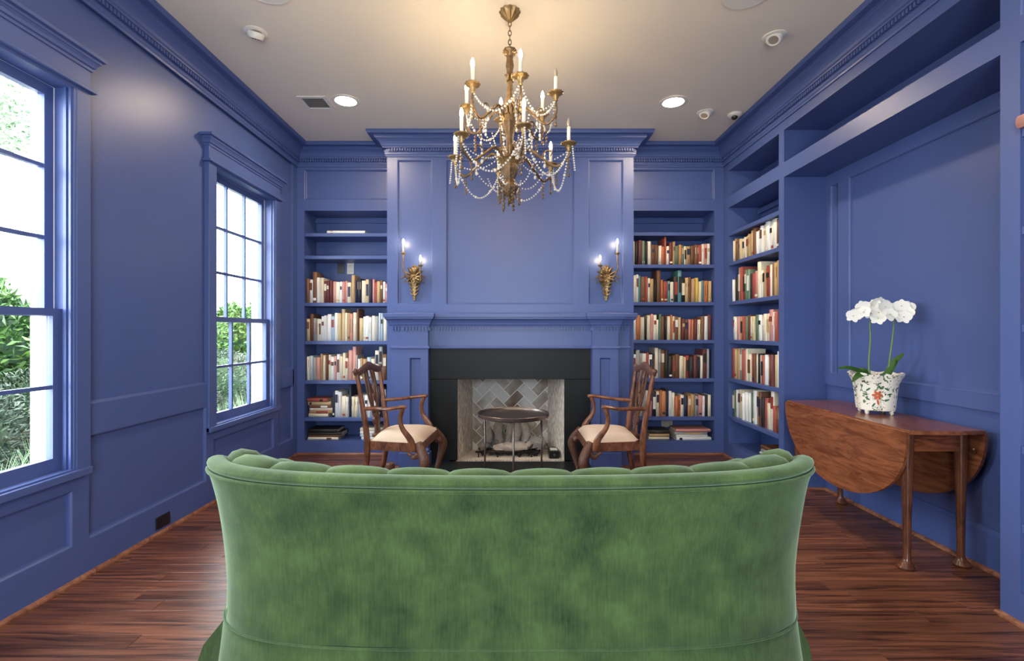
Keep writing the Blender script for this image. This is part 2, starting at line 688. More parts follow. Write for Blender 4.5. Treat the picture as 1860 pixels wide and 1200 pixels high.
def rail_lip(parent, a, b):
    bm = bmesh.new()
    extrude_outline(bm, [(-2.11, a, 0.83), (-2.09, a, 0.83), (-2.108, a, 0.842), (-2.11, a, 0.842)], (0, 1, 0), b - a)
    return obj('rail_lip', bm, BLUE, parent)


for a, b in WIN:
    frame_piece('stile', wl, mpL, a - 0.078, a, FZ + 0.175, WZ0 - 0.03)
    frame_piece('stile', wl, mpL, b, b + 0.085, FZ + 0.175, WZ0 - 0.03)
    frame_piece('rail', wl, mpL, a, b, 0.432, WZ0 - 0.03)
    panel_mould(wl, mpL, a, b, 0.16, 0.432)
for a, b in ((0.43, 1.362), (2.401, 3.334)):
    frame_piece('rail', wl, mpL, a, b, 0.676, 0.83)
    panel_mould(wl, mpL, a, b, 0.16, 0.676)
    rail_lip(wl, a, b)
frame_piece('rail', wl, mpL, 4.372, 4.68, 0.676, 0.83)
frame_piece('stile', wl, mpL, 4.66, YB, 0.16, 2.82)
panel_mould(wl, mpL, 4.372, 4.66, 0.16, 0.676)
rail_lip(wl, 4.372, 4.66)
bm = bmesh.new()
box(bm, -2.11, -2.09, YR, YB, FZ, 0.16)
struct(obj('baseboard_left', bm, BLUE))
SHOE = [(0, FZ), (0.016, FZ), (0.015, FZ + 0.009), (0.010, FZ + 0.016), (0, FZ + 0.019)]
bm = bmesh.new()
sweep_plan(bm, [(-2.09, YB), (-2.09, YR)], SHOE, side=1)
struct(obj('trim_1', bm, M['shoe']), 'reddish wood shoe moulding along the window wall floor edge')

# ---- windows
def window(n, y0, y1):
    p = empty('window_%d' % n, (-2.11, (y0 + y1) / 2, WZ0))
    struct(p)
    K = BLUE
    # jamb lining: painted inside, white outside
    bm = bmesh.new()
    for (xa, xb, mi) in ((-2.168, -2.075, 0), (-2.262, -2.168, 1)):
        e = 0.012
        box(bm, xa, xb, y0, y0 + e, WZ0, WZ1, mi=mi)
        box(bm, xa, xb, y1 - e, y1, WZ0, WZ1, mi=mi)
        box(bm, xa, xb, y0 + e, y1 - e, WZ1 - e, WZ1, mi=mi)
        box(bm, xa, xb, y0 + e, y1 - e, WZ0, WZ0 + e, mi=mi)
    for ya, yb in ((y0 + 0.012, y0 + 0.022), (y1 - 0.022, y1 - 0.012)):
        box(bm, -2.118, -2.104, ya, yb, WZ0 + 0.012, WZ1 - 0.012)
        box(bm, -2.092, -2.082, ya, yb, WZ0 + 0.012, WZ1 - 0.012)
    obj('jamb', bm, [K, M['white_trim']], p)
    # exterior brick mould
    bm = bmesh.new()
    for ya, yb, za, zb in ((y0 - 0.06, y0 + 0.01, WZ0 - 0.05, WZ1 + 0.06), (y1 - 0.01, y1 + 0.06, WZ0 - 0.05, WZ1 + 0.06),
                           (y0 + 0.01, y1 - 0.01, WZ1 - 0.01, WZ1 + 0.06), (y0 + 0.01, y1 - 0.01, WZ0 - 0.05, WZ0 + 0.01)):
        box(bm, -2.285, -2.25, ya, yb, za, zb)
    obj('exterior_casing', bm, M['white_trim'], p)
    # interior casing
    for ya, yb in ((y0 - 0.078, y0), (y1, y1 + 0.078)):
        bx('casing', p, K, -2.11, -2.072, ya, yb, WZ0 - 0.03, WZ1, bev=0.003)
    bx('head_casing', p, K, -2.11, -2.072, y0 - 0.078, y1 + 0.078, WZ1, 2.50, bev=0.003)
    bx('head_fillet', p, K, -2.11, -2.052, y0 - 0.095, y1 + 0.095, WZ1 + 0.004, WZ1 + 0.022, bev=0.003)
    bm = bmesh.new()
    prof = [(0, 2.472), (0.006, 2.472), (0.006, 2.486), (0.014, 2.49), (0.018, 2.503), (0.026, 2.515), (0.030, 2.517),
            (0.030, 2.529), (0.044, 2.533), (0.046, 2.548), (0, 2.552)]
    sweep_plan(bm, [(-2.11, y0 - 0.078), (-2.072, y0 - 0.078), (-2.072, y1 + 0.078), (-2.11, y1 + 0.078)], prof, side=-1)
    obj('cornice', bm, K, p)
    bx('stool', p, K, -2.11, -2.06, y0 - 0.078, y1 + 0.078, WZ0 - 0.032, WZ0 + 0.004, bev=0.004)
    # sashes
    for (xa, xb, z0, z1, rows, topr, botr, nm) in ((-2.205, -2.172, 1.262, WZ1 - 0.012, 3, 0.05, 0.034, 'upper'),
                                                   (-2.165, -2.132, WZ0 + 0.012, 1.298, 2, 0.034, 0.062, 'lower')):
        s0, s1, sw = y0 + 0.013, y1 - 0.013, 0.045
        bm = bmesh.new()
        box(bm, xa, xb, s0, s0 + sw, z0, z1)
        box(bm, xa, xb, s1 - sw, s1, z0, z1)
        box(bm, xa, xb, s0 + sw, s1 - sw, z1 - topr, z1)
        box(bm, xa, xb, s0 + sw, s1 - sw, z0, z0 + botr)
        sash = obj('sash', bm, K, p)
        g0, g1, h0, h1 = s0 + sw, s1 - sw, z0 + botr, z1 - topr
        mw = 0.009
        for k in (1, 2):
            yy = g0 + (g1 - g0) * k / 3
            bx('muntin', sash, K, xa + 0.006, xb - 0.004, yy - mw, yy + mw, h0, h1)
        for k in range(1, rows):
            zz = h0 + (h1 - h0) * k / rows
            bx('muntin', sash, K, xa + 0.007, xb - 0.003, g0, g1, zz - mw, zz + mw)
        for a in range(3):
            for r in range(rows):
                xm = (xa + xb) / 2 - 0.002
                bx('pane', sash, M['glass'], xm, xm + 0.003, g0 + (g1 - g0) * a / 3 + 0.004, g0 + (g1 - g0) * (a + 1) / 3 - 0.004,
                   h0 + (h1 - h0) * r / rows + 0.004, h0 + (h1 - h0) * (r + 1) / rows - 0.004)
    rebase(p)
    return p


for i, (a, b) in enumerate((WIN[1], WIN[2], WIN[0])):  # the last one is out of view, added to light the room
    window(i + 1, a, b)

# ---- wall behind the camera, with an unseen glazed door added to let daylight in
bm = bmesh.new()
box(bm, -2.25, -0.86, YR - 0.12, YR, FZ - 0.1, CZ)
box(bm, 0.86, 2.55, YR - 0.12, YR, FZ - 0.1, CZ)
box(bm, -0.86, 0.86, YR - 0.12, YR, 2.4, CZ)
struct(obj('wall_rear', bm, BLUE))
dr = empty('added_door', (0, YR, FZ)); struct(dr)
bm = bmesh.new()
for xa, xb in ((-0.86, -0.80), (0.80, 0.86)):
    box(bm, xa, xb, YR - 0.10, YR + 0.02, FZ, 2.4)
box(bm, -0.80, 0.80, YR - 0.10, YR + 0.02, 2.34, 2.4)
obj('frame', bm, BLUE, dr)
for k in range(2):
    xa = -0.80 + k * 0.80
    xb = xa + 0.80
    bm = bmesh.new()
    box(bm, xa, xa + 0.07, YR - 0.07, YR - 0.03, FZ, 2.34)
    box(bm, xb - 0.07, xb, YR - 0.07, YR - 0.03, FZ, 2.34)
    box(bm, xa + 0.07, xb - 0.07, YR - 0.07, YR - 0.03, FZ, 0.2)
    box(bm, xa + 0.07, xb - 0.07, YR - 0.07, YR - 0.03, 2.26, 2.34)
    lf = obj('added_door_leaf', bm, BLUE, dr)
    bx('pane', lf, M['glass'], xa + 0.07, xb - 0.07, YR - 0.052, YR - 0.048, 0.2, 2.26)
rebase(dr)

# ---- far wall, chimney breast
struct(bx('wall_back', None, BLUE, -2.25, 2.55, 5.08, 5.2, FZ - 0.1, CZ))
bm = bmesh.new()
box(bm, -1.138, -0.56, 4.49, 5.075, FZ, CZ - 0.001)
box(bm, 0.56, 1.138, 4.49, 5.075, FZ, CZ - 0.001)
box(bm, -0.56, 0.56, 4.49, 5.075, 0.82, CZ - 0.001)
box(bm, -0.56, 0.56, 4.98, 5.075, FZ, 0.82)
wc = struct(obj('wall_chimney', bm, BLUE))
mpC = lambda u, v, d: (u, 4.49 - d, v)
for u0, u1 in ((-1.138, -1.044), (-0.721, -0.594), (0.594, 0.721), (1.044, 1.138)):
    frame_piece('stile', wc, mpC, u0, u1, FZ, 2.84)
for u0, u1 in ((-1.044, -0.721), (-0.594, 0.594), (0.721, 1.044)):
    frame_piece('rail', wc, mpC, u0, u1, 1.04, 1.44)
    frame_piece('rail', wc, mpC, u0, u1, 2.775, 2.84)
    panel_mould(wc, mpC, u0, u1, 1.44, 2.775)

# ---- right wall with the panelled alcove
bm = bmesh.new()
box(bm, 2.46, 2.58, YR, 5.1, FZ - 0.1, CZ)
box(bm, W, 2.46, YR, 0.85, FZ, CZ - 0.001)
wr = struct(obj('wall_right', bm, BLUE))
NY0, NY1 = 2.067, 3.70
bx('alcove_back', wr, BLUE, XN, 2.46, NY0, NY1, FZ, 2.85)
bx('alcove_side', wr, BLUE, W + 0.02, XN, NY1, 3.75, FZ, 2.85)
bx('alcove_side', wr, BLUE, W + 0.02, XN, 2.007, NY0, FZ, 2.85)
bx('alcove_header', wr, BLUE, W, XN, NY0, NY1, 2.37, 2.482)
bx('alcove_soffit', wr, BLUE, W, XN, NY0, NY1, 2.728, 2.99)
mpN = lambda u, v, d: (XN - d, u, v)
D = 0.018
frame_piece('rail', wr, mpN, NY0, NY1, 2.287, 2.37, D)
frame_piece('stile', wr, mpN, 3.635, NY1, 0.876, 2.287, D)
frame_piece('stile', wr, mpN, 3.44, 3.555, 0.876, 2.287, D)
frame_piece('rail', wr, mpN, NY0, NY1, 0.79, 0.876, D)
panel_mould(wr, mpN, 3.555, 3.635, 0.876, 2.287)
panel_mould(wr, mpN, NY0 + 0.02, 3.44, 0.876, 2.287)
frame_piece('stile', wr, mpN, NY0, NY0 + 0.02, 0.2, 2.287, D)
bm = bmesh.new()
sweep_plan(bm, [(XN, NY0), (XN, NY1)], [(0, FZ), (0.016, FZ), (0.016, 0.175), (0.010, 0.185), (0.006, 0.2), (0, 0.2)], side=1)
struct(obj('baseboard_right', bm, BLUE))
bm = bmesh.new()
sweep_plan(bm, [(XN - 0.016, NY0), (XN - 0.016, NY1)], SHOE, side=1)
struct(obj('trim_2', bm, M['shoe']), 'light wood shoe moulding at the foot of the alcove')
for k, pth in enumerate(([(W, 0.85), (W, NY0), (2.40, NY0)], [(2.40, NY1), (W, NY1), (W, YB), (1.08, YB)],
                         [(-1.08, YB), (-W, YB)])):
    bm = bmesh.new()
    sweep_plan(bm, pth, SHOE, side=1)
    struct(obj('trim_%d' % (3 + k), bm, M['shoe']))

# ---- crown moulding all round with its dentil course
CROWN = [(0, 2.80), (0.010, 2.80), (0.012, 2.812), (0.018, 2.820), (0.018, 2.834), (0.012, 2.838), (0.012, 2.872),
         (0.034, 2.874), (0.036, 2.884), (0.044, 2.890), (0.050, 2.905), (0.062, 2.924), (0.078, 2.938),
         (0.092, 2.946), (0.093, 2.954), (0.098, 2.956), (0.098, 2.968), (0.144, 2.968), (0.146, 2.974), (0.151, 2.984), (0.151, 2.9995), (0, 2.9995)]
CPATH = [(-W, YR), (W, YR), (W, YB), (1.138, YB), (1.138, YC), (-1.138, YC), (-1.138, YB), (-W, YB)]
bm = bmesh.new()
sweep_plan(bm, CPATH, CROWN, closed=True, side=1)
cr = struct(obj('trim_6', bm, BLUE), 'deep blue crown moulding round the ceiling')
bm = bmesh.new()
for i in range(len(CPATH)):
    a = Vector(CPATH[i]); b = Vector(CPATH[(i + 1) % len(CPATH)])
    if max(a.y, b.y) < YR + 0.1: continue
    d = (b - a).normalized()
    nrm = Vector((-d.y, d.x))
    Ln = (b - a).length
    k = 0.016
    while k < Ln - 0.016:
        c = a + d * k
        p0 = c - d * 0.0075 + nrm * 0.012
        p1 = c + d * 0.0075 + nrm * 0.030
        box(bm, p0.x, p1.x, p0.y, p1.y, 2.846, 2.871)
        k += 0.024
dn = obj('dentil_course', bm, BLUE, cr)
dn['kind'] = 'stuff'

# ================================================================== FIREPLACE
mant = empty('fireplace_mantel', (0, 4.40, FZ))
tag(mant, 'blue painted mantelpiece with dentil shelf and two panelled pilasters', 'mantelpiece')
MP = [(-1.08, 4.469), (-1.08, 4.40), (-0.966, 4.40), (-0.966, 4.33), (-0.735, 4.33), (-0.735, 4.40),
      (0.735, 4.40), (0.735, 4.33), (0.966, 4.33), (0.966, 4.40), (1.08, 4.40), (1.08, 4.469)]
# shelf and cornice follow the break-front plan
bm = bmesh.new()
pr = [(0, 1.232), (0.012, 1.232), (0.014, 1.244), (0.020, 1.252), (0.024, 1.27), (0.034, 1.29), (0.048, 1.303),
      (0.052, 1.305), (0.052, 1.316), (0.060, 1.320), (0.062, 1.350), (0.056, 1.356), (-0.02, 1.357)]
sweep_plan(bm, MP, pr, side=-1)
obj('cornice', bm, BLUE, mant)
bm = bmesh.new()
box(bm, -1.08, 1.08, 4.40, 4.469, 1.33, 1.357)
for s in (-1, 1): box(bm, s * 0.735, s * 0.966, 4.33, 4.41, 1.33, 1.357)
obj('shelf', bm, BLUE, mant)
bm = bmesh.new()
box(bm, -1.08, 1.08, 4.40, 4.469, 1.04, 1.335)
for s in (-1, 1): box(bm, s * 0.735, s * 0.966, 4.33, 4.40, 1.04, 1.335)
obj('frieze', bm, BLUE, mant)
bm = bmesh.new()
sweep_plan(bm, MP, [(0, 1.036), (0.012, 1.036), (0.014, 1.046), (0.008, 1.060), (0, 1.062)], side=-1)
obj('frieze_fillet', bm, BLUE, mant)
bm = bmesh.new()
for i in range(1, len(MP) - 2):
    a = Vector(MP[i]); b = Vector(MP[i + 1])
    d = (b - a).normalized(); nrm = Vector((d.y, -d.x)); Ln = (b - a).length
    n = max(2, int(Ln / 0.026))
    for j in range(n):
        c = a + d * (Ln * (j + 0.5) / n)
        p0 = c - d * 0.0065; p1 = c + d * 0.0065 + nrm * 0.017
        box(bm, p0.x, p1.x, p0.y, p1.y, 1.200, 1.231)
dn = obj('dentil_course', bm, BLUE, mant)
dn['kind'] = 'stuff'
for s in (-1, 1):
    bm = bmesh.new()
    box(bm, s * 0.735, s * 1.08, 4.40, 4.469, FZ, 1.04)
    obj('pilaster_backing', bm, BLUE, mant)
    bm = bmesh.new()
    box(bm, s * 0.735, s * 0.80, 4.33, 4.40, FZ, 1.04)
    box(bm, s * 0.90, s * 0.966, 4.33, 4.40, FZ, 1.04)
    box(bm, s * 0.80, s * 0.90, 4.33, 4.40, 0.955, 1.04)
    box(bm, s * 0.80, s * 0.90, 4.33, 4.40, FZ, 0.20)
    box(bm, s * 0.80, s * 0.90, 4.352, 4.40, 0.20, 0.955)
    pil = obj('pilaster', bm, BLUE, mant)
    mpP = lambda u, v, d: (u, 4.352 - d, v)
    bm = bmesh.new()
    ring(bm, mpP, min(s * 0.80, s * 0.90), max(s * 0.80, s * 0.90), 0.20, 0.955, [(0, 0.022), (0.004, 0.018), (0.008, 0.006), (0.012, 0)])
    obj('panel_moulding', bm, BLUE, pil)
    bm = bmesh.new()
    box(bm, s * 0.715, s * 0.986, 4.285, 4.40, FZ, 0.115, bev=0.003)
    box(bm, s * 0.725, s * 0.976, 4.31, 4.40, 0.115, 0.145, bev=0.01)
    obj('plinth', bm, BLUE, mant)
    bm = bmesh.new()
    box(bm, s * 0.97, s * 1.095, 4.37, 4.469, FZ, 0.115, bev=0.003)
    obj('plinth_return', bm, BLUE, mant)
rebase(mant)

fire = empty('fireplace', (0, 4.44, FZ))
tag(fire, 'black stone fireplace with herringbone brick firebox between the blue pilasters', 'fireplace')
for a in ((-0.735, -0.485, 0.012, 0.752), (0.495, 0.735, 0.012, 0.752), (-0.735, 0.735, 0.755, 1.04)):
    bx('stone_slab', fire, M['black_stone'], a[0] + 0.001, a[1] - 0.001, 4.435, 4.488, a[2], a[3], bev=0.002)
bx('hearth_slab', fire, M['black_stone'], -0.71, 0.71, 4.02, 4.43, FZ, 0.004, bev=0.003)
# firebox: splayed sides, floor, back wall of single herringbone bricks
for s, xf in ((-1, -0.485), (1, 0.495)):
    bm = bmesh.new()
    xb = s * 0.378
    vs = [(xf, 4.47, 0.004), (xb, 4.86, 0.004), (xb, 4.86, 0.81), (xf, 4.47, 0.81)]
    extrude_outline(bm, vs, (s, 0.3, 0), 0.04)
    obj('firebox_side', bm, M['refractory'], fire)
bx('firebox_floor', fire, M['refractory'], -0.5, 0.5, 4.47, 4.9, FZ, 0.006)
bx('firebox_ceiling', fire, M['ember'], -0.5, 0.5, 4.47, 4.9, 0.80, 0.815)
back = bx('firebox_back', fire, M['mortar'], -0.385, 0.385, 4.868, 4.89, 0.0, 0.81)
BW, BL = 0.098, 0.196
cnt = 0
ca = math.cos(PI / 4)
for i in range(-16, 17):
    for j in range(-16, 17):
        # herringbone lattice: pairs of a horizontal and a vertical brick, turned 45 degrees
        for hv in (0, 1):
            # standard 2:1 herringbone tiling
            ox = (i + 2 * j) * BW if hv == 0 else (i + 2 * j + 2) * BW
            oy = (i - 2 * j) * BW if hv == 0 else (i - 2 * j - 1) * BW + 0.0
            w, h = (BL, BW) if hv == 0 else (BW, BL)
            cx, cy = ox + w / 2, oy + h / 2
            rx, rz = (cx - cy) * ca, (cx + cy) * ca + 0.40
            if abs(rx) > 0.50 or rz < -0.12 or rz > 0.95: continue
            bm = bmesh.new()
            g = 0.0045
            box(bm, -w / 2 + g, w / 2 - g, -0.006, 0.0, -h / 2 + g, h / 2 - g, bev=0.0)
            bmesh.ops.rotate(bm, cent=(0, 0, 0), matrix=Matrix.Rotation(-PI / 4, 3, 'Y'), verts=bm.verts[:])
            bmesh.ops.translate(bm, vec=(rx, 4.868 - 0.0005 * (cnt % 3), rz), verts=bm.verts[:])
            for co, no in (((-0.376, 0, 0), (-1, 0, 0)), ((0.376, 0, 0), (1, 0, 0)), ((0, 0, 0.005), (0, 0, -1)), ((0, 0, 0.80), (0, 0, 1))):
                r = bmesh.ops.bisect_plane(bm, geom=bm.verts[:] + bm.edges[:] + bm.faces[:], plane_co=co, plane_no=no, clear_outer=True)
                ed = [e for e in bm.edges if e.is_boundary]
                if ed: bmesh.ops.contextual_create(bm, geom=ed)
            if len(bm.verts) < 6:
                bm.free(); continue
            cnt += 1
            obj('brick', bm, M['brick'], back)
rebase(fire)

# gas logs on a grate
gl = empty('gas_log_set', (0, 4.66, 0.006))
tag(gl, 'grey ceramic gas logs on an iron grate inside the firebox', 'fire logs')
def log_mesh(p0, p1, r, seed):
    bm = bmesh.new()
    p0, p1 = Vector(p0), Vector(p1)
    n = 9
    pts, rad = [], []
    for i in range(n):
        t = i / (n - 1)
        p = p0.lerp(p1, t)
        p += Vector((noise.noise(Vector((t * 3, seed, 1))), noise.noise(Vector((t * 3, seed, 5))), 0)) * r * 0.5
        pts.append(p)
        rad.append(r * (0.72 + 0.28 * math.sin(PI * min(1, max(0, t))) ** 0.5 + 0.18 * noise.noise(Vector((t * 6, seed * 3, 0)))))
    rad[0] *= 0.75; rad[-1] *= 0.6
    tube(bm, pts, rad, segs=12)
    for v in bm.verts:
        v.co += Vector((noise.noise(v.co * 40 + Vector((seed, 0, 0))),) * 3) * r * 0.45
    return bm
for k, (x, l, r) in enumerate(((-0.20, -0.05, 0.042), (-0.105, 0.0, 0.045), (-0.015, 0.01, 0.036), (0.06, 0.0, 0.046), (0.16, -0.03, 0.046))):
    obj('log', log_mesh((x, 0.02, 0.10), (x + l, 0.10, 0.30 + 0.02 * (k % 2)), r, k + 1.3), M['log'], gl)
obj('log', log_mesh((-0.16, -0.01, 0.075), (0.17, -0.02, 0.08), 0.042, 9.1), M['ash_log'], gl)
obj('log', log_mesh((0.18, 0.03, 0.13), (0.33, 0.02, 0.10), 0.06, 4.2), M['log'], gl)
obj('log', log_mesh((0.12, -0.03, 0.07), (0.22, 0.03, 0.12), 0.03, 6.2), M['ash_log'], gl)
obj('log', log_mesh((-0.30, 0.03, 0.06), (-0.2, 0.05, 0.1), 0.04, 7.7), M['log'], gl)
bm = bmesh.new()
random.seed(3)
for k in range(110):
    sphere(bm, (random.uniform(-0.30, 0.31), random.uniform(-0.075, 0.10), random.uniform(0.012, 0.042)), random.uniform(0.012, 0.024), 1,
           (1, 1, 0.7))
o = obj('embers', bm, M['ember'], gl); o['kind'] = 'stuff'
bm = bmesh.new()
tube(bm, [(-0.33, -0.09, 0.05), (0.22, -0.09, 0.05)], 0.009, 6)
for x in (-0.30, -0.12, 0.085, 0.2): tube(bm, [(x, -0.09, 0.05), (x, -0.092, 0.0)], 0.006, 6)
for x in (-0.24, -0.06, 0.14): tube(bm, [(x, -0.09, 0.05), (x, 0.12, 0.05)], 0.006, 6)
obj('grate', bm, M['black_metal'], gl)
cb = empty('gas_control_box', (0.405, 4.56, 0.006))
tag(cb, 'small black gas control box in the corner of the firebox', 'control box')
bx('body', cb, M['dark_plastic'], -0.045, 0.05, -0.05, 0.12, 0.0, 0.075, bev=0.006)
bm = bmesh.new(); lathe(bm, [(0.012, 0), (0.012, 0.012), (0.0, 0.014)], 12)
obj('knob', bm, M['table_metal'], cb, loc=(0.005, -0.05, 0.035), rot=(PI / 2, 0, 0))
bx('label_plate', cb, M['white_plastic'], -0.03, 0.035, -0.03, 0.06, 0.075, 0.077)

# ================================================================== BUILT-IN BOOKCASES
def bookcase(label, origin, rotz, x0, x1, sl, sr, shelves, depth, z_top=2.375, upper='panel', base=0.12):
    """Local: x along the face, y into the wall, face at y = 0. sl/sr: outer edges of the stiles."""
    p = empty('built_in_bookcase', (origin[0], origin[1], FZ), rotz)
    dz = -FZ
    T = 0.02
    K = BLUE
    def b(name, *a, **k):
        a = list(a); a[4] += dz; a[5] += dz
        return bx(name, p, K, *a, **k)
    b('back_panel', x0 - 0.01, x1 + 0.01, depth, depth + 0.012, FZ, 2.84)
    b('side_panel', x0 - T, x0, T, depth, FZ, 2.84)
    b('side_panel', x1, x1 + T, T, depth, FZ, 2.84)
    if x0 - sl > 0.005: b('stile', sl, x0, 0, T, FZ, 2.84)
    if sr - x1 > 0.005: b('stile', x1, sr, 0, T, FZ, 2.84)
    b('base', x0, x1, 0, depth, FZ, base, bev=0.0)
    b('rail', x0, x1, 0, T, z_top, 2.483)
    b('top_shelf', x0, x1, T, depth, z_top, z_top + 0.025)
    if upper == 'panel':
        b('rail', x0, x1, 0, T, 2.778, 2.84)
        b('upper_panel', x0, x1, 0.018, 0.03, 2.483, 2.778)
        bm = bmesh.new()
        ring(bm, lambda u, v, d: (u, 0.02 - d, v + dz), x0, x1, 2.483, 2.778, [(0, 0.02), (0.006, 0.016), (0.012, 0.004), (0.02, 0.0)])
        obj('panel_moulding', bm, K, p)
    else:
        b('top_shelf', x0, x1, T, depth, 2.458, 2.483)
        b('rail', x0, x1, 0, T, 2.728, 2.84)
        b('top_shelf', x0, x1, T, depth, 2.728, 2.75)
    b('cove_strip', x0, x1, depth - 0.03, depth, z_top - 0.06, z_top - 0.02)
    for z in shelves:
        b('shelf', x0, x1, 0.004, depth, z - 0.034, z, bev=0.003)
    p['category'] = 'bookcase'
    p['label'] = label
    return p


LSH = [2.156, 1.935, 1.473, 1.098, 0.71, 0.345]
RSH = [2.165, 1.848, 1.48, 1.108, 0.73, 0.353]
SSH = [2.136, 1.85, 1.475, 1.113, 0.747, 0.385]
bookcase('blue built-in bookcase between the windowed wall and the fireplace', (0, YB), 0, -2.02, -1.16, -2.09, -1.139, LSH, 0.30)
bookcase('blue built-in bookcase between the fireplace and the far corner', (0, YB), 0, 1.16, 2.0, 1.139, 2.09, RSH, 0.30)
bookcase('blue built-in bookcase on the side wall next to the panelled alcove', (W, 0), -PI / 2, -4.644, -3.772, -4.75, -3.70, SSH, 0.31, upper='open')
bookcase('blue built-in bookcase at the picture edge beyond the alcove', (W, 0), -PI / 2, -1.986, -0.95, -2.067, -0.851,
         [2.02, 1.62, 1.22, 0.72, 0.40], 0.31)

# ================================================================== BOOKS
BOOKCOL = {
    'cream': [(232, 222, 198), (224, 214, 190), (238, 230, 212)],
    'white': [(240, 240, 236), (230, 232, 232)],
    'tan': [(198, 168, 122), (182, 150, 108), (206, 184, 142)],
    'pale blue': [(176, 196, 214), (190, 206, 218)],
    'grey': [(150, 152, 154), (172, 172, 170)],
    'red': [(150, 66, 58), (172, 88, 76)],
    'dusty pink': [(206, 142, 138), (214, 160, 150)],
    'orange': [(192, 118, 74), (206, 140, 92)],
    'dark navy': [(42, 48, 74), (34, 38, 56)],
    'black': [(36, 34, 36), (52, 48, 48)],
    'brown': [(110, 74, 54), (128, 88, 62)],
    'green': [(96, 122, 100), (120, 142, 116)],
    'teal': [(92, 142, 144)],
    'maroon': [(108, 58, 58)],
    'yellow': [(222, 188, 92)],
}
BM = {}
for k, cs in BOOKCOL.items():
    BM[k] = []
    for i, c in enumerate(cs):
        BM[k].append(mat('cover_%s_%d' % (k.replace(' ', '_'), i), srgb(*c), rough=0.55, var=0.14, vscale=3.0))


def book_meshes():
    """Unit book: spine at y=0 facing -y, thickness x 0..1, depth y 0..1, height z 0..1."""
    out = []
    for k, (bt, bulge) in enumerate(((0.09, 0.010), (0.07, 0.022), (0.11, 0.004))):
        bm = bmesh.new()
        box(bm, 0, bt, 0.03, 1, 0, 1)
        box(bm, 1 - bt, 1, 0.03, 1, 0, 1)
        # rounded spine
        n = 6
        a, b = [], []
        for i in range(n + 1):
            t = i / n
            y = 0.03 - (0.03 + bulge * 2) * math.sin(PI * t) ** 0.5
            a.append(bm.verts.new((t, y, 0))); b.append(bm.verts.new((t, y, 1)))
        c0, c1 = bm.verts.new((0.5, 0.045, 0)), bm.verts.new((0.5, 0.045, 1))
        for i in range(n):
            f = bm.faces.new((a[i], a[i + 1], b[i + 1], b[i])); f.smooth = True
            bm.faces.new((a[i + 1], a[i], c0)); bm.faces.new((b[i], b[i + 1], c1))
        bmesh.ops.recalc_face_normals(bm, faces=bm.faces[:])
        me = bpy.data.meshes.new('book'); bm.to_mesh(me); bm.free()
        me.materials.append(None)
        out.append(me)
    bm = bmesh.new(); box(bm, 0.08, 0.92, 0.04, 0.97, 0.015, 0.985)
    bmesh.ops.recalc_face_normals(bm, faces=bm.faces[:])
    pg = bpy.data.meshes.new('page_block'); bm.to_mesh(pg); bm.free(); pg.materials.append(M['paper'])
    labs = []
    for z0, z1 in ((0.55, 0.86), (0.62, 0.78), (0.30, 0.80), (0.08, 0.16)):
        bm = bmesh.new(); box(bm, 0.16, 0.84, -0.032, 0.0, z0, z1)
        bmesh.ops.recalc_face_normals(bm, faces=bm.faces[:])
        me = bpy.data.meshes.new('spine_label'); bm.to_mesh(me); bm.free(); me.materials.append(None)
        labs.append(me)
    return out, pg, labs


BKM, PGM, LBM = book_meshes()


def place_book(Mx, size, colour, label, group, rng, spine=True):
    """Mx: world matrix of the book's spine-foot corner; size (thickness, depth, height)."""
    o = bpy.data.objects.new('book', rng.choice(BKM))
    COL.objects.link(o)
    o.matrix_world = Mx @ Matrix.Diagonal((size[0], size[1], size[2], 1))
    o.material_slots[0].link = 'OBJECT'
    o.material_slots[0].material = rng.choice(BM[colour])
    tag(o, label, 'book', group)
    pgo = bpy.data.objects.new('page_block', PGM)
    COL.objects.link(pgo); pgo.parent = o
    if spine and rng.random() < 0.55:
        lb = bpy.data.objects.new('spine_label', rng.choice(LBM))
        COL.objects.link(lb); lb.parent = o
        lb.material_slots[0].link = 'OBJECT'
        alt = rng.choice(['cream', 'black', 'red', 'white', 'tan', 'dark navy'])
        if alt == colour: alt = 'brown'
        lb.material_slots[0].material = BM[alt][0]
    return o


def row(origin, rotz, x0, x1, z, hmin, hmax, pal, seed, where, group, start, tmin=0.020, tmax=0.041, inset=0.03, dep=(0.16, 0.22), n_from=0):
    rng = random.Random(seed)
    base = Matrix.Translation((origin[0], origin[1], 0)) @ Matrix.Rotation(rotz, 4, 'Z')
    x = x0
    items = []
    while True:
        t = rng.uniform(tmin, tmax)
        if x + t > x1: break
        items.append((x, t)); x += t + 0.0012
    N = len(items)
    h_run = rng.uniform(hmin, hmax)
    for i, (bxx, t) in enumerate(items):
        if rng.random() < 0.35: h_run = rng.uniform(hmin, hmax)
        h = min(hmax, max(hmin, h_run + rng.uniform(-0.012, 0.012)))
        if rng.random() < 0.06: h = min(hmax * 1.12, hmax + 0.03)
        col = rng.choice(pal)
        d = rng.uniform(*dep)
        tilt = 0.0
        ins = inset + rng.uniform(0, 0.02)
        size = 'tall' if h > (hmin * 0.35 + hmax * 0.65) else ('short' if h < hmin * 0.7 + hmax * 0.3 else 'upright')
        Mx = base @ Matrix.Translation((bxx, ins, z)) @ Matrix.Rotation(tilt, 4, 'Y')
        k = i + n_from if start[0] == 'l' else N - 1 - i
        place_book(Mx, (t, d, h), col, '%s %s book, %s from the %s, %s' % (size, col, ordinal(k), start[1], where), group, rng)
    return N


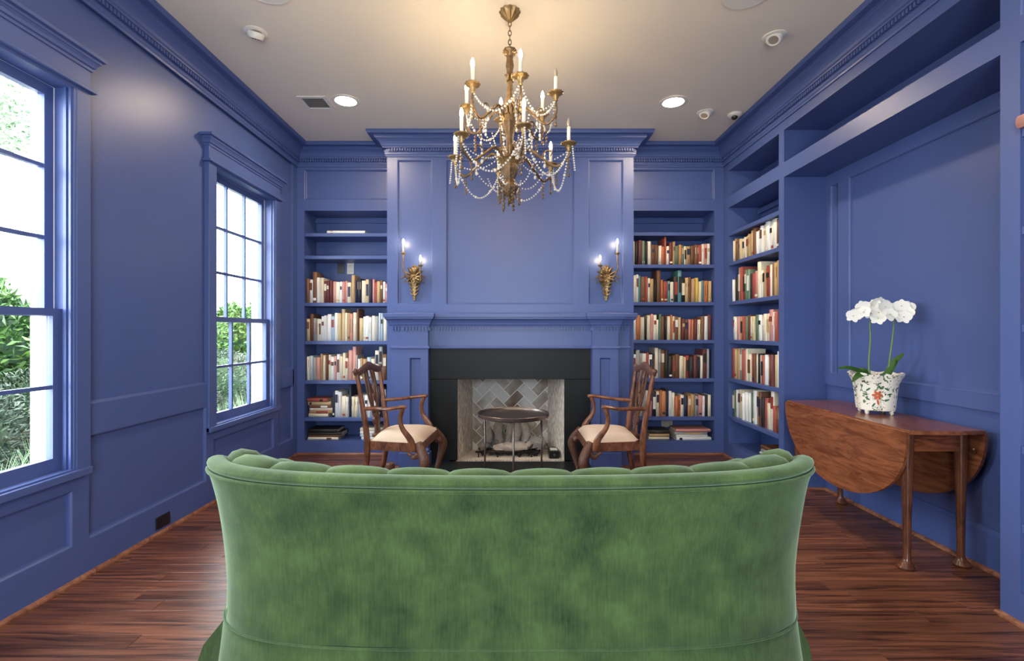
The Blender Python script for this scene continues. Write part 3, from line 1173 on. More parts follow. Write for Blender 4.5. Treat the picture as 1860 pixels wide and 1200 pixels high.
def stack(origin, rotz, x0, length, z, n, pal, seed, where, group, depth=0.2, inset=0.04, tmin=0.02, tmax=0.034):
    rng = random.Random(seed)
    base = Matrix.Translation((origin[0], origin[1], 0)) @ Matrix.Rotation(rotz, 4, 'Z')
    zz = z
    for i in range(n):
        t = rng.uniform(tmin, tmax)
        L = length * rng.uniform(0.82, 1.0)
        col = pal[i % len(pal)]
        # lying flat: local z (height) runs along the shelf, thickness up
        Mx = base @ Matrix.Translation((x0 + rng.uniform(0, 0.02) , inset + rng.uniform(0, 0.02), zz + t)) @ Matrix.Rotation(PI / 2, 4, 'Y')
        pos = 'topmost' if i == n - 1 else ('lowest' if i == 0 else ordinal(i) + ' up')
        lab = '%s book lying flat, %s of %s' % (col, pos, where) if n > 1 else '%s book lying flat, %s' % (col, where)
        place_book(Mx, (t, depth * rng.uniform(0.85, 1), L), col, lab, group, rng)
        zz += t + 0.0008


P_pale = ['cream', 'white', 'cream', 'white', 'pale blue', 'grey', 'tan', 'cream', 'white', 'brown', 'dusty pink']
P_left1 = ['cream', 'white', 'dusty pink', 'red', 'pale blue', 'tan', 'dark navy', 'cream', 'white', 'maroon', 'brown']
P_left3 = ['cream', 'white', 'white', 'dusty pink', 'tan', 'brown', 'white', 'pale blue', 'grey', 'cream']
P_left4 = ['white', 'pale blue', 'grey', 'white', 'cream', 'dark navy']
P_warm = ['cream', 'tan', 'orange', 'red', 'cream', 'white', 'brown', 'black', 'green', 'maroon', 'cream', 'dusty pink']
P_warm2 = ['cream', 'orange', 'tan', 'red', 'white', 'cream', 'teal', 'black', 'brown', 'cream', 'yellow']
P_dark = ['cream', 'black', 'brown', 'tan', 'red', 'white', 'maroon', 'grey', 'black', 'cream']
P_tan = ['cream', 'tan', 'cream', 'tan', 'white', 'cream', 'brown', 'cream']
P_tan2 = ['cream', 'white', 'tan', 'black', 'cream', 'green', 'dusty pink', 'brown', 'white', 'red']

GL, GR, GS = 'books left of the fireplace', 'books right of the fireplace', 'books on the side wall shelves'
O1, O2 = (0, YB), (W, 0)
wl_ = 'row %s of the window-side bookcase'
def rowname(k): return ['top', 'second', 'third', 'fourth', 'fifth'][k] + ' book'
ST = ('l', 'window wall')
row(O1, 0, -2.015, -1.20, 1.473, 0.19, 0.275, P_left1, 11, 'top row of window-side bookcase', GL, ST)
row(O1, 0, -2.015, -1.20, 1.098, 0.20, 0.285, P_pale, 12, 'second row of window-side bookcase', GL, ST)
row(O1, 0, -2.015, -1.20, 0.71, 0.21, 0.30, P_left3, 13, 'third row of window-side bookcase', GL, ST)
row(O1, 0, -1.76, -1.20, 0.345, 0.20, 0.29, P_left4, 14, 'fourth row of window-side bookcase', GL, ('l', 'stacked books'))
stack(O1, 0, -2.01, 0.235, 0.345, 6, ['cream', 'tan', 'cream', 'brown', 'tan', 'red'], 15, 'pile beside uprights, fourth row, window-side bookcase', GL)
stack(O1, 0, -2.01, 0.33, 0.12, 4, ['cream', 'brown', 'black', 'black'], 16, 'dark pile on bottom shelf, window-side bookcase', GL, depth=0.22, inset=0.03)
stack(O1, 0, -1.49, 0.26, 0.12, 4, ['white', 'pale blue', 'white', 'cream'], 17, 'pale pile behind armchair, window-side bookcase', GL, depth=0.22, inset=0.03)
stack(O1, 0, -1.82, 0.40, 2.156, 1, ['white'], 18, 'alone on a high shelf of the window-side bookcase', GL, tmin=0.032, tmax=0.034)
SF = ('l', 'fireplace')
row(O1, 0, 1.205, 1.995, 1.848, 0.18, 0.245, P_warm, 21, 'top row of corner bookcase', GR, SF)
row(O1, 0, 1.205, 1.995, 1.48, 0.19, 0.285, P_warm2, 22, 'second row of corner bookcase', GR, SF)
row(O1, 0, 1.205, 1.995, 1.108, 0.20, 0.255, P_warm, 23, 'third row of corner bookcase', GR, SF)
row(O1, 0, 1.205, 1.995, 0.73, 0.21, 0.30, P_dark, 24, 'fourth row of corner bookcase', GR, SF)
row(O1, 0, 1.27, 1.995, 0.353, 0.20, 0.275, ['orange', 'cream', 'white', 'dusty pink', 'tan', 'dark navy', 'cream', 'white', 'grey'], 25,
    'fifth row of corner bookcase', GR, SF)
stack(O1, 0, 1.36, 0.24, 0.12, 3, ['cream', 'tan', 'black'], 26, 'pile nearest chair on bottom shelf, corner bookcase', GR, depth=0.22, inset=0.03)
stack(O1, 0, 1.62, 0.36, 0.12, 4, ['white', 'white', 'grey', 'dusty pink'], 27, 'wide pile on bottom shelf, corner bookcase', GR, depth=0.22, inset=0.02)
SN = ('l', 'far corner')
for k, (z, pal, h0, h1) in enumerate(((1.85, P_tan, 0.19, 0.25), (1.475, P_tan2, 0.21, 0.28), (1.113, P_tan2, 0.21, 0.29),
                                      (0.747, P_dark + ['cream', 'cream', 'tan'], 0.22, 0.30), (0.385, P_tan2 + ['cream', 'white'], 0.20, 0.29))):
    row(O2, -PI / 2, -4.638, -3.776, z, h0, h1, pal, 31 + k, '%s row of alcove-side bookcase' % ['top', 'second', 'third', 'fourth', 'fifth'][k], GS, SN,
        tmin=0.028, tmax=0.056)
stack(O2, -PI / 2, -4.12, 0.33, 0.12, 4, ['cream', 'white', 'grey', 'brown'], 37, 'pile on bottom shelf of alcove-side bookcase', GS, depth=0.23, inset=0.02)
GE = 'books in the bookcase at the picture edge'
row(O2, -PI / 2, -1.978, -1.86, 1.22, 0.26, 0.30, ['maroon', 'brown', 'red'], 41, 'upper row at the picture edge', GE, ('l', 'pier'))
row(O2, -PI / 2, -1.978, -1.86, 0.72, 0.26, 0.28, ['white', 'cream'], 42, 'lower row at the picture edge', GE, ('l', 'pier'), inset=0.012)
rng = random.Random(5)
Mx = Matrix.Translation((W - 0.022, 1.982, 2.02 + 0.05)) @ Matrix.Rotation(-PI / 2, 4, 'Z') @ Matrix.Rotation(PI / 2, 4, 'Y')
place_book(Mx, (0.05, 0.24, 0.22), 'dusty pink', 'dusty pink book overhanging the shelf at the picture edge', GE, rng, spine=False)

# outlets
def outlet(name, label, loc, rot, m, w=0.072, h=0.115):
    p = empty(name, loc); p.rotation_euler = rot
    tag(p, label, 'outlet')
    bx('cover_plate', p, m, -w / 2, w / 2, -0.006, 0, -h / 2, h / 2, bev=0.002)
    for z in (-0.026, 0.026):
        f = bx('socket', p, m, -0.017, 0.017, -0.009, -0.006, z - 0.014, z + 0.014, bev=0.002)
        for x in (-0.006, 0.006):
            bx('slot', f, M['dark_plastic'], x - 0.001, x + 0.001, -0.0095, -0.009, z - 0.005, z + 0.005)
outlet('wall_outlet', 'white outlet plate on the back of the window-side bookcase', (-1.665, 5.049, 1.845), (0, 0, 0), M['white_plastic'])
outlet('wall_switch', 'dark cable plate beside the white outlet in the bookcase', (-1.765, 5.049, 1.85), (0, 0, 0), M['dark_plastic'])
outlet('wall_outlet', 'ivory outlet plate above books on corner bookcase bottom shelf', (1.63, 5.049, 0.235), (0, PI / 2, 0), M['tan_plastic'])
outlet('wall_outlet', 'black outlet in the blue baseboard below the window wall', (-2.089, 2.91, 0.055), (0, PI / 2, PI / 2), M['dark_plastic'])

# ================================================================== SOFA
sofa = empty('sofa', (0, 1.42, FZ))
tag(sofa, 'green velvet channel-back sofa seen from behind', 'sofa')
SA, SB_, SN_, SYC, SYA = 0.975, 0.45, 4.0, 1.87, 2.16
pts = []
for i in range(9): pts.append((-SA, SYA - (SYA - SYC) * i / 9))
NT = 140
for i in range(NT + 1):
    t = PI - PI * i / NT
    c, s = math.cos(t), math.sin(t)
    pts.append((SA * math.copysign(abs(c) ** (2 / SN_), c), SYC - SB_ * max(0, s) ** (2 / SN_)))
for i in range(1, 10): pts.append((SA, SYC + (SYA - SYC) * i / 9))
# resample by arc length
P2 = [Vector(p) for p in pts]
acc = [0]
for i in range(1, len(P2)): acc.append(acc[-1] + (P2[i] - P2[i - 1]).length)
TOT = acc[-1]
def at_s(s):
    s = min(max(s, 0), TOT - 1e-6)
    lo, hi = 0, len(acc) - 1
    while hi - lo > 1:
        m = (lo + hi) // 2
        if acc[m] <= s: lo = m
        else: hi = m
    f = (s - acc[lo]) / max(1e-9, acc[hi] - acc[lo])
    return P2[lo].lerp(P2[hi], f)
def frame_s(s):
    p = at_s(s)
    t = (at_s(s + 0.02) - at_s(s - 0.02))
    t.normalize()
    return p, Vector((t.y, -t.x))           # outward normal (right of travel)
def rise(p): return 0.014 * (abs(p.x) / SA) ** 1.6 - 0.34 * max(0.0, p.y - 1.60)
def sofa_grid(name, secs, s0, s1, n, m, closed=False, fn=None):
    bm = bmesh.new()
    cols = []
    for i in range(n + 1):
        s = s0 + (s1 - s0) * i / n
        p, nr = frame_s(s)
        cc = []
        for j, (d, z) in enumerate(secs):
            dd, zz = d, z
            if fn: dd, zz = fn(s, j, d, z)
            zz += rise(p) * min(1, max(0, (z - 0.3) / 0.42))
            cc.append(bm.verts.new((p.x + nr.x * dd, p.y + nr.y * dd, zz)))
        cols.append(cc)
    k = len(secs)
    for i in range(n):
        for j in range(k if closed else k - 1):
            j2 = (j + 1) % k
            f = bm.faces.new((cols[i][j], cols[i + 1][j], cols[i + 1][j2], cols[i][j2]))
            f.smooth = True
    if closed:
        bm.faces.new(cols[0]); bm.faces.new(cols[-1][::-1])
    return obj(name, bm, m, sofa)
def wrinkle(s, j, d, z):
    w = 0.006 * noise.noise(Vector((s * 5.0, z * 7.0, 0.3))) + 0.003 * noise.noise(Vector((s * 16, z * 10, 4)))
    return d + w, z
OUT = [(0.001, 0.2621), (0.002, 0.264), (-0.001, 0.30), (-0.004, 0.36), (-0.003, 0.42), (0.002, 0.48), (0.010, 0.54), (0.020, 0.60), (0.030, 0.65),
       (0.040, 0.695), (0.048, 0.732), (0.02, 0.750), (-0.05, 0.750), (-0.05, 0.264), (-0.049, 0.262)]
sofa_grid('outer_back', OUT, 0, TOT, 150, M['velvet'], closed=True, fn=lambda s, j, d, z: wrinkle(s, j, d, z) if j < 10 else (d, z))
def pleat(s, j, d, z):
    k = 1 - (z - FZ) / 0.26
    w = 0.010 * k * math.sin(s * 23) + 0.006 * k * noise.noise(Vector((s * 9, 2, 2)))
    return d + w, z
SKI = [(0.030, FZ + 0.004), (0.020, 0.08), (0.012, 0.16), (0.006, 0.23), (0.001, 0.256), (-0.02, 0.256), (-0.02, FZ + 0.004)]
sofa_grid('skirt', SKI, 0, TOT, 150, M['velvet'], closed=True, fn=lambda s, j, d, z: pleat(s, j, d, z) if j < 5 else (d, z))
def round_sec(c, r, n=10):
    return [(c[0] + r[0] * math.cos(2 * PI * k / n), c[1] + r[1] * math.sin(2 * PI * k / n)) for k in range(n)]
sofa_grid('seam_welt', round_sec((0.003, 0.259), (0.004, 0.004), 6), 0, TOT, 150, M['velvet'], closed=True)
sofa_grid('back_welt', round_sec((0.050, 0.735), (0.0055, 0.0055), 8), 0, TOT, 150, M['velvet'], closed=True)
sofa_grid('top_roll', round_sec((0.022, 0.755), (0.030, 0.018), 12), 0, TOT, 150, M['velvet'], closed=True)
# vertical centre seam
bm = bmesh.new()
tube(bm, [(0, 1.42 - d - 0.001, z) for d, z in OUT[1:11]], 0.0022, 5)
obj('centre_seam', bm, M['velvet'], sofa)
# channel tufts
CW = 0.187
mid = TOT / 2
nch = int(mid / CW)
for c in range(-nch, nch):
    s0, s1 = mid + c * CW, mid + (c + 1) * CW
    bm = bmesh.new()
    n = 12
    prof = [(0.004, 0.742, 0.1), (-0.004, 0.756, 0.5), (-0.022, 0.768, 0.9), (-0.05, 0.774, 1.0), (-0.085, 0.766, 1.0), (-0.115, 0.735, 0.9), (-0.13, 0.68, 0.8),
            (-0.14, 0.58, 0.8), (-0.15, 0.45, 0.7)]
    cols = []
    for i in range(n + 1):
        u = i / n
        p, nr = frame_s(s0 + (s1 - s0) * u)
        bul = 0.012 + 0.017 * (math.sin(PI * u) ** 0.5)
        cc = []
        for j, (d, z, w) in enumerate(prof):
            dn_, dz_ = (0.25, 0.97) if j < 4 else ((-0.6, 0.7) if j < 6 else (-1, 0.1))
            b_ = (bul - 0.008) * w
            cc.append(bm.verts.new((p.x + nr.x * (d + dn_ * b_ * 0.6), p.y + nr.y * (d + dn_ * b_ * 0.6), z - 0.018 + rise(p) + 0.012 * (abs(p.x) / SA) ** 1.6 + dz_ * b_)))
        cols.append(cc)
    for i in range(n):
        for j in range(len(prof) - 1):
            f = bm.faces.new((cols[i][j], cols[i + 1][j], cols[i + 1][j + 1], cols[i][j + 1])); f.smooth = True
    obj('back_channel', bm, M['velvet'], sofa, fix=True)
bm = bmesh.new(); box(bm, -0.80, 0.80, 1.60, 2.20, 0.30, 0.46, bev=0.05)
for f in bm.faces: f.smooth = True
obj('seat_cushion', bm, M['velvet'], sofa)
bm = bmesh.new(); box(bm, -0.92, 0.92, 1.56, 2.12, FZ + 0.06, 0.30, bev=0.01)
obj('seat_base', bm, M['velvet'], sofa)
for s in (-1, 1):
    bm = bmesh.new(); box(bm, s * 0.82, s * 0.99, 2.10, 2.17, 0.02, 0.50, bev=0.03)
    for f in bm.faces: f.smooth = True
    obj('arm_front', bm, M['velvet'], sofa)
# kick-pleat flap of the skirt at the corner
for s in (-1, 1):
    bm = bmesh.new()
    k = 1.0 if s < 0 else 0.45
    p0 = [(s * 0.95, 1.60, 0.235), (s * (0.97 + 0.05 * k), 1.61, 0.15), (s * (0.99 + 0.085 * k), 1.62, FZ + 0.02), (s * (0.99 + 0.05 * k), 1.62, FZ + 0.004), (s * 0.96, 1.60, FZ + 0.004)]
    extrude_outline(bm, p0, (0.0, 0.012, 0), 1.0)
    obj('kick_pleat', bm, M['velvet'], sofa)
rebase(sofa)

# ================================================================== ARMCHAIRS
def bez(p, n=10):
    """Catmull-Rom through points."""
    P = [Vector(q) for q in p]
    P = [P[0] * 2 - P[1]] + P + [P[-1] * 2 - P[-2]]
    out = []
    for i in range(1, len(P) - 2):
        for k in range(n):
            t = k / n
            a, b, c, d = P[i - 1], P[i], P[i + 1], P[i + 2]
            out.append(0.5 * ((2 * b) + (c - a) * t + (2 * a - 5 * b + 4 * c - d) * t * t + (3 * b - a - 3 * c + d) * t ** 3))
    out.append(P[-2])
    return out


def lerpr(vals, n):
    out = []
    m = len(vals) - 1
    for i in range(n):
        t = i / (n - 1) * m
        k = min(int(t), m - 1)
        f = t - k
        a, b = vals[k], vals[k + 1]
        if isinstance(a, tuple): out.append((a[0] + (b[0] - a[0]) * f, a[1] + (b[1] - a[1]) * f))
        else: out.append(a + (b - a) * f)
    return out


def ctube(bm, p, rad, segs=8, n=8):
    q = bez(p, n)
    tube(bm, q, lerpr(rad, len(q)), segs)


def armchair(label, loc, rotz):
    """Local: front towards +x."""
    p = empty('armchair', loc, rotz)
    tag(p, label, 'armchair', 'carved armchairs by the hearth')
    WD, CV = M['walnut'], M['carved']
    fx, rx, fw, rw = 0.215, -0.185, 0.275, 0.215
    # seat frame
    bm = bmesh.new()
    def rail(a, b, t=0.03):
        a, b = Vector(a), Vector(b)
        d = (b - a).normalized(); nn = Vector((-d.y, d.x, 0))
        extrude_outline(bm, [a, b, b + Vector((0, 0, 0.062)), a + Vector((0, 0, 0.062))], nn, t)
    z = 0.362
    rail((fx, -fw, z), (rx, -rw, z), -0.028); rail((fx, fw, z), (rx, rw, z), 0.028)
    rail((fx, -fw, z), (fx, fw, z), 0.028); rail((rx, -rw, z), (rx, rw, z), -0.028)
    obj('seat_frame', bm, WD, p)
    # cushion: crowned trapezoid
    bm = bmesh.new()
    n = 10
    g = []
    for i in range(n + 1):
        u = i / n
        rowv = []
        for j in range(n + 1):
            v = j / n * 2 - 1
            x = rx + 0.01 + (fx - rx - 0.015) * u
            hw = (rw + (fw - rw) * u) - 0.012
            e = (1 - abs(2 * u - 1) ** 4) * (1 - abs(v) ** 4)
            rowv.append(bm.verts.new((x, v * hw, 0.424 + 0.058 * e ** 0.6)))
        g.append(rowv)
    for i in range(n):
        for j in range(n):
            f = bm.faces.new((g[i][j], g[i + 1][j], g[i + 1][j + 1], g[i][j + 1])); f.smooth = True
    bd = [e for e in bm.edges if e.is_boundary]
    r = bmesh.ops.extrude_edge_only(bm, edges=bd)
    for v in [v for v in r['geom'] if isinstance(v, bmesh.types.BMVert)]: v.co.z = 0.405
    obj('seat_cushion', bm, M['cream'], p)
    for s in (-1, 1):
        # cabriole front leg with carved knee, ears and ball foot
        bm = bmesh.new()
        k = 0.70
        ctube(bm, [(fx - 0.03, s * (fw - 0.03), 0.42), (fx + 0.012, s * (fw + 0.008), 0.35), (fx + 0.03, s * (fw + 0.025), 0.29),
                   (fx + 0.008, s * (fw + 0.006), 0.18), (fx - 0.012, s * (fw - 0.012), 0.09), (fx + 0.012, s * (fw + 0.01), 0.035)],
              [0.028, 0.036, 0.036, 0.023, 0.016, 0.020], 10)
        lathe(bm, [(0.02, 0), (0.033, 0.012), (0.036, 0.026), (0.028, 0.045), (0.014, 0.055)], 12, (fx + 0.018, s * (fw + 0.014), 0))
        leg = obj('leg', bm, CV, p)
        bm = bmesh.new()
        ctube(bm, [(fx - 0.01, s * fw, 0.36), (fx - 0.05, s * fw, 0.33), (fx - 0.075, s * fw, 0.345), (fx - 0.10, s * fw, 0.36)], [(0.024, 0.016), (0.020, 0.016), (0.014, 0.014), (0.008, 0.01)], 8, 5)
        ctube(bm, [(fx, s * (fw - 0.01), 0.36), (fx + 0.005, s * (fw - 0.05), 0.33), (fx, s * (fw - 0.10), 0.36)], [(0.02, 0.03), (0.014, 0.024), (0.008, 0.01)], 8, 5)
        obj('knee_bracket', bm, CV, leg)
        # rear leg runs up into the back post
        bm = bmesh.new()
        q = bez([(rx - 0.075, s * (rw - 0.01), 0.0), (rx - 0.02, s * rw, 0.22), (rx - 0.008, s * rw, 0.42), (rx - 0.035, s * (rw + 0.008), 0.65), (rx - 0.074, s * (rw + 0.022), 0.905)], 7)
        tube(bm, q, lerpr([(0.019, 0.02), (0.021, 0.021), (0.024, 0.022), (0.019, 0.019), (0.015, 0.018)], len(q)), 8)
        obj('back_post', bm, WD, p)
        # arm and its curved support
        bm = bmesh.new()
        ctube(bm, [(rx - 0.03, s * (rw + 0.004), 0.655), (rx + 0.09, s * (rw + 0.035), 0.662), (fx - 0.22, s * (fw + 0.03), 0.668), (fx - 0.125, s * (fw + 0.022), 0.682), (fx - 0.10, s * (fw + 0.016), 0.676)],
              [(0.015, 0.018), (0.013, 0.019), (0.013, 0.022), (0.014, 0.028), (0.010, 0.018)], 8)
        obj('arm', bm, WD, p)
        bm = bmesh.new()
        ctube(bm, [(fx - 0.125, s * (fw + 0.02), 0.675), (fx - 0.145, s * (fw + 0.016), 0.60), (fx - 0.13, s * (fw + 0.012), 0.53), (fx - 0.075, s * (fw + 0.006), 0.45), (fx - 0.055, s * (fw + 0.002), 0.372)],
              [(0.016, 0.020), (0.016, 0.017), (0.018, 0.018), (0.024, 0.018), (0.026, 0.016)], 8)
        obj('arm_support', bm, WD, p)
    # crest rail with scrolled ears
    bm = bmesh.new()
    cx = rx - 0.078
    ctube(bm, [(cx, -rw - 0.045, 0.925), (cx, -rw - 0.01, 0.905), (cx - 0.002, -0.11, 0.925), (cx - 0.004, 0, 0.945), (cx - 0.002, 0.11, 0.925), (cx, rw + 0.01, 0.905), (cx, rw + 0.045, 0.925)],
          [(0.012, 0.014), (0.026, 0.020), (0.030, 0.018), (0.034, 0.018), (0.030, 0.018), (0.026, 0.020), (0.012, 0.014)], 8)
    for s in (-1, 1):
        sphere(bm, (cx, s * (rw + 0.044), 0.925), 0.022, 1)
    obj('crest_rail', bm, CV, p)
    # pierced splat: ribbons between shoe and crest
    def xb(zz):           # rake of the back
        t = (zz - 0.42) / 0.49
        return rx - 0.006 - 0.071 * max(0, t) ** 1.5
    def ribbon(path):
        q = bez([(xb(zz), yy, zz) for yy, zz in path], 6)
        tube(bm, q, (0.008, 0.012), 6)
    bm = bmesh.new()
    for s in (-1, 1):
        ribbon([(s * 0.05, 0.43), (s * 0.035, 0.52), (s * 0.06, 0.62), (s * 0.095, 0.74), (s * 0.10, 0.84), (s * 0.085, 0.91)])
        ribbon([(s * 0.02, 0.43), (s * 0.015, 0.55), (s * 0.045, 0.68), (s * 0.05, 0.80), (s * 0.03, 0.92)])
        ribbon([(s * 0.045, 0.66), (s * 0.0, 0.74), (s * -0.05, 0.82), (s * -0.055, 0.91)])
        ribbon([(s * 0.0, 0.47), (s * 0.055, 0.54), (s * 0.02, 0.60), (0, 0.64)])
    obj('splat', bm, CV, p)
    bm = bmesh.new()
    box(bm, rx - 0.025, rx + 0.012, -0.075, 0.075, 0.42, 0.445, bev=0.006)
    obj('splat_shoe', bm, WD, p)
    bm = bmesh.new()
    for s in (-1, 1):
        tube(bm, [(fx - 0.02, s * (fw - 0.04), 0.37), (fx - 0.02, s * (fw - 0.10), 0.355)], 0.012, 6)
    obj('corner_block', bm, WD, p)
    return p


armchair('carved walnut armchair with cream seat on the window side of the hearth', (-0.815, 3.66, FZ), math.radians(-4))
armchair('carved walnut armchair with peach-cream seat on the alcove side of the hearth', (0.75, 3.66, FZ), PI)

# small turned wood block beside the plinth
bm = bmesh.new()
lathe(bm, [(0.034, 0), (0.038, 0.006), (0.038, 0.06), (0.032, 0.068), (0.012, 0.07), (0.0, 0.07)], 16)
tag(obj('wooden_stub', bm, M['carved'], None, (-1.04, 4.20, FZ)), 'small brown round stub on the floor behind the window-side armchair', 'stub')

# ================================================================== ROUND METAL TABLE
rt = empty('side_table', (0.022, 3.62, FZ))
tag(rt, 'round dark metal tray table with three thin legs before the fireplace', 'table')
bm = bmesh.new()
lathe(bm, [(0.0, 0.572), (0.255, 0.572), (0.264, 0.578), (0.266, 0.600), (0.262, 0.603), (0.258, 0.600), (0.254, 0.584), (0.0, 0.582)], 48)
obj('tray_top', bm, M['table_metal'], rt)
for k in range(3):
    a = -PI / 2 + k * 2 * PI / 3
    bm = bmesh.new()
    tube(bm, [(0.253 * math.cos(a), 0.253 * math.sin(a), 0.575), (0.253 * math.cos(a), 0.253 * math.sin(a), 0.002)], 0.0075, 8)
    obj('leg', bm, M['table_metal'], rt)
bm = bmesh.new()
q = [(0.253 * math.cos(2 * PI * k / 40), 0.253 * math.sin(2 * PI * k / 40), 0.008) for k in range(41)]
tube(bm, q, 0.006, 6)
obj('base_ring', bm, M['table_metal'], rt)

# ================================================================== DROP-LEAF TABLE
dt = empty('drop_leaf_table', (2.17, 2.93, FZ))
tag(dt, 'mahogany drop-leaf table with rounded hanging leaves standing in the alcove', 'table')
X0, X1, Y0, Y1, TZ = -0.197, 0.185, -0.53, 0.53, 0.715
def grain(o):          # object whose grain follows y
    return o
M['mahogany_y'] = wood('mahogany_along', srgb(104, 58, 38), srgb(146, 90, 60), scale=(26, 4, 26), rough=0.22, bump=0.03)
bm = bmesh.new()
n = 12
out = []
for k in range(n + 1):
    t = -1 + 2 * k / n
    out.append((X0 + (X1 - X0) * k / n, Y0 - 0.012 * (1 - t * t), TZ - 0.02))
for k in range(n + 1):
    t = 1 - 2 * k / n
    out.append((X1 + (X0 - X1) * k / n, Y1 + 0.012 * (1 - t * t), TZ - 0.02))
extrude_outline(bm, out, (0, 0, 1), 0.02)
top_e = [e for e in bm.edges if all(v.co.z > TZ - 0.001 for v in e.verts)]
bmesh.ops.bevel(bm, geom=top_e, offset=0.006, segments=3, affect='EDGES', profile=0.6)
obj('table_top', bm, M['mahogany_y'], dt)
def leaf(name, x, nx, drop, tilt):
    bm = bmesh.new()
    pts = []
    n = 28
    for k in range(n + 1):
        a = PI * k / n
        y = Y1 * math.cos(a)
        h = drop * math.sin(a) ** 0.85
        pts.append((x + tilt * h, y, TZ - 0.012 - h))
    extrude_outline(bm, pts, (nx, 0, 0), 0.016)
    return obj(name, bm, M['mahogany_y'], dt)
leaf('drop_leaf', X0 + 0.004, -1, 0.435, 0.03)
leaf('drop_leaf', X1 - 0.004, 1, 0.435, 0.02)
bm = bmesh.new()
tube(bm, [(X0 + 0.002, Y0 + 0.02, TZ - 0.016), (X0 + 0.002, Y1 - 0.02, TZ - 0.016)], 0.009, 8)
obj('rule_joint', bm, M['mahogany_y'], dt)
bm = bmesh.new()
for x in (X0 + 0.035, X1 - 0.06): box(bm, x, x + 0.02, Y0 + 0.07, Y1 - 0.07, TZ - 0.12, TZ - 0.02)
for yy in (Y0 + 0.07, Y1 - 0.09): box(bm, X0 + 0.035, X1 - 0.04, yy, yy + 0.02, TZ - 0.12, TZ - 0.02)
obj('apron', bm, M['mahogany'], dt)
M['mahogany_z'] = wood('mahogany_upright', srgb(70, 38, 26), srgb(108, 64, 42), scale=(26, 26, 4), rough=0.24, bump=0.03)
for sx, yy in ((-1, -0.465), (1, -0.44), (-1, 0.465), (1, 0.47)):
    xx = X0 + 0.045 if sx < 0 else X1 - 0.04
    bm = bmesh.new()
    lathe(bm, [(0.020, 0.0), (0.036, 0.003), (0.040, 0.012), (0.034, 0.022), (0.022, 0.036), (0.017, 0.055), (0.0165, 0.12), (0.020, 0.30),
               (0.026, 0.50), (0.029, 0.60), (0.030, TZ - 0.02)], 18, (xx, yy, 0))
    for v in bm.verts:               # pad foot turns out slightly
        if v.co.z < 0.06: v.co.x += sx * 0.008 * (1 - v.co.z / 0.06)
    obj('leg', bm, M['mahogany_z'], dt)
bm = bmesh.new()
tube(bm, [(X1 - 0.03, Y0 + 0.03, TZ - 0.10), (X1 - 0.005, Y0 + 0.05, TZ - 0.13)], 0.004, 6)
sphere(bm, (X1 - 0.03, Y0 + 0.03, TZ - 0.10), 0.007, 1)
obj('leaf_catch', bm, M['gold'], dt)

# ================================================================== ORCHID
orc = empty('potted_orchid', (2.20, 2.92, FZ + TZ))
tag(orc, 'white orchid in a painted white footed pot on the drop-leaf table', 'orchid')
bm = bmesh.new()
H = 0.225
prof = [(0.0, 0.022), (0.090, 0.022), (0.098, 0.026), (0.102, 0.05), (0.108, 0.12), (0.116, 0.18), (0.128, 0.21), (0.142, H + 0.012),
        (0.144, H + 0.018), (0.138, H + 0.018), (0.118, 0.20), (0.106, 0.18), (0.0, 0.18)]
def hexpot(bm):
    rings = []
    segs = 48
    for r, z in prof:
        if r < 1e-5: rings.append([bm.verts.new((0, 0, z))]); continue
        rr = []
        for k in range(segs):
            a = 2 * PI * k / segs
            lob = abs(math.cos(2 * a))            # four lobes with notched corners
            rad = r * (0.90 + 0.10 * lob ** 0.4)
            wav = 0.006 * math.cos(8 * a) if z > 0.22 else 0
            rr.append(bm.verts.new((rad * math.cos(a + PI / 7), rad * math.sin(a + PI / 7), z + wav)))
        rings.append(rr)
    for A, B in zip(rings[:-1], rings[1:]):
        for k in range(segs):
            k2 = (k + 1) % segs
            if len(A) == 1: f = bm.faces.new((A[0], B[k2], B[k]))
            elif len(B) == 1: f = bm.faces.new((A[k], A[k2], B[0]))
            else: f = bm.faces.new((A[k], A[k2], B[k2], B[k]))
            f.smooth = True
hexpot(bm)
pot = obj('pot', bm, M['pot'], orc)
for k in range(4):
    a = PI / 7 + k * PI / 2
    bm = bmesh.new()
    lathe(bm, [(0.006, 0.0), (0.011, 0.006), (0.012, 0.016), (0.018, 0.03)], 10, (0.086 * math.cos(a), 0.086 * math.sin(a), 0))
    obj('foot', bm, M['pot'], pot)
# painted flower raised a hair on the pot's front lobe
fa = math.atan2(-2.92, -2.2) + 0.10
def on_pot(da, z, out=0.001):
    a = fa + da
    lob = abs(math.cos(2 * (a - PI / 7)))
    for (r0, z0), (r1, z1) in zip(prof[2:7], prof[3:8]):
        if z0 <= z <= z1: r = r0 + (r1 - r0) * (z - z0) / (z1 - z0); break
    r = r * (0.90 + 0.10 * lob ** 0.4) + out
    return Vector((r * math.cos(a), r * math.sin(a), z))
def blot(name, m, ca_, cz, ra, rz, rot=0.0):
    bm = bmesh.new()
    c = bm.verts.new(on_pot(ca_, cz, 0.0022))
    vs = []
    for k in range(10):
        t = 2 * PI * k / 10
        u, v = ra * math.cos(t), rz * math.sin(t)
        u, v = u * math.cos(rot) - v * math.sin(rot), u * math.sin(rot) + v * math.cos(rot)
        vs.append(bm.verts.new(on_pot(ca_ + u / 0.11, min(0.205, max(0.03, cz + v)), 0.0012)))
    for k in range(10): bm.faces.new((c, vs[k], vs[(k + 1) % 10]))
    obj(name, bm, m, pot)
for k in range(6):
    a = k * PI / 3
    blot('painted_petal', M['motif_red'], 0.016 * math.cos(a) / 0.11, 0.118 + 0.016 * math.sin(a), 0.013, 0.008, a)
blot('painted_petal', M['motif_red'], 0.02, 0.078, 0.006, 0.018, 0.2)
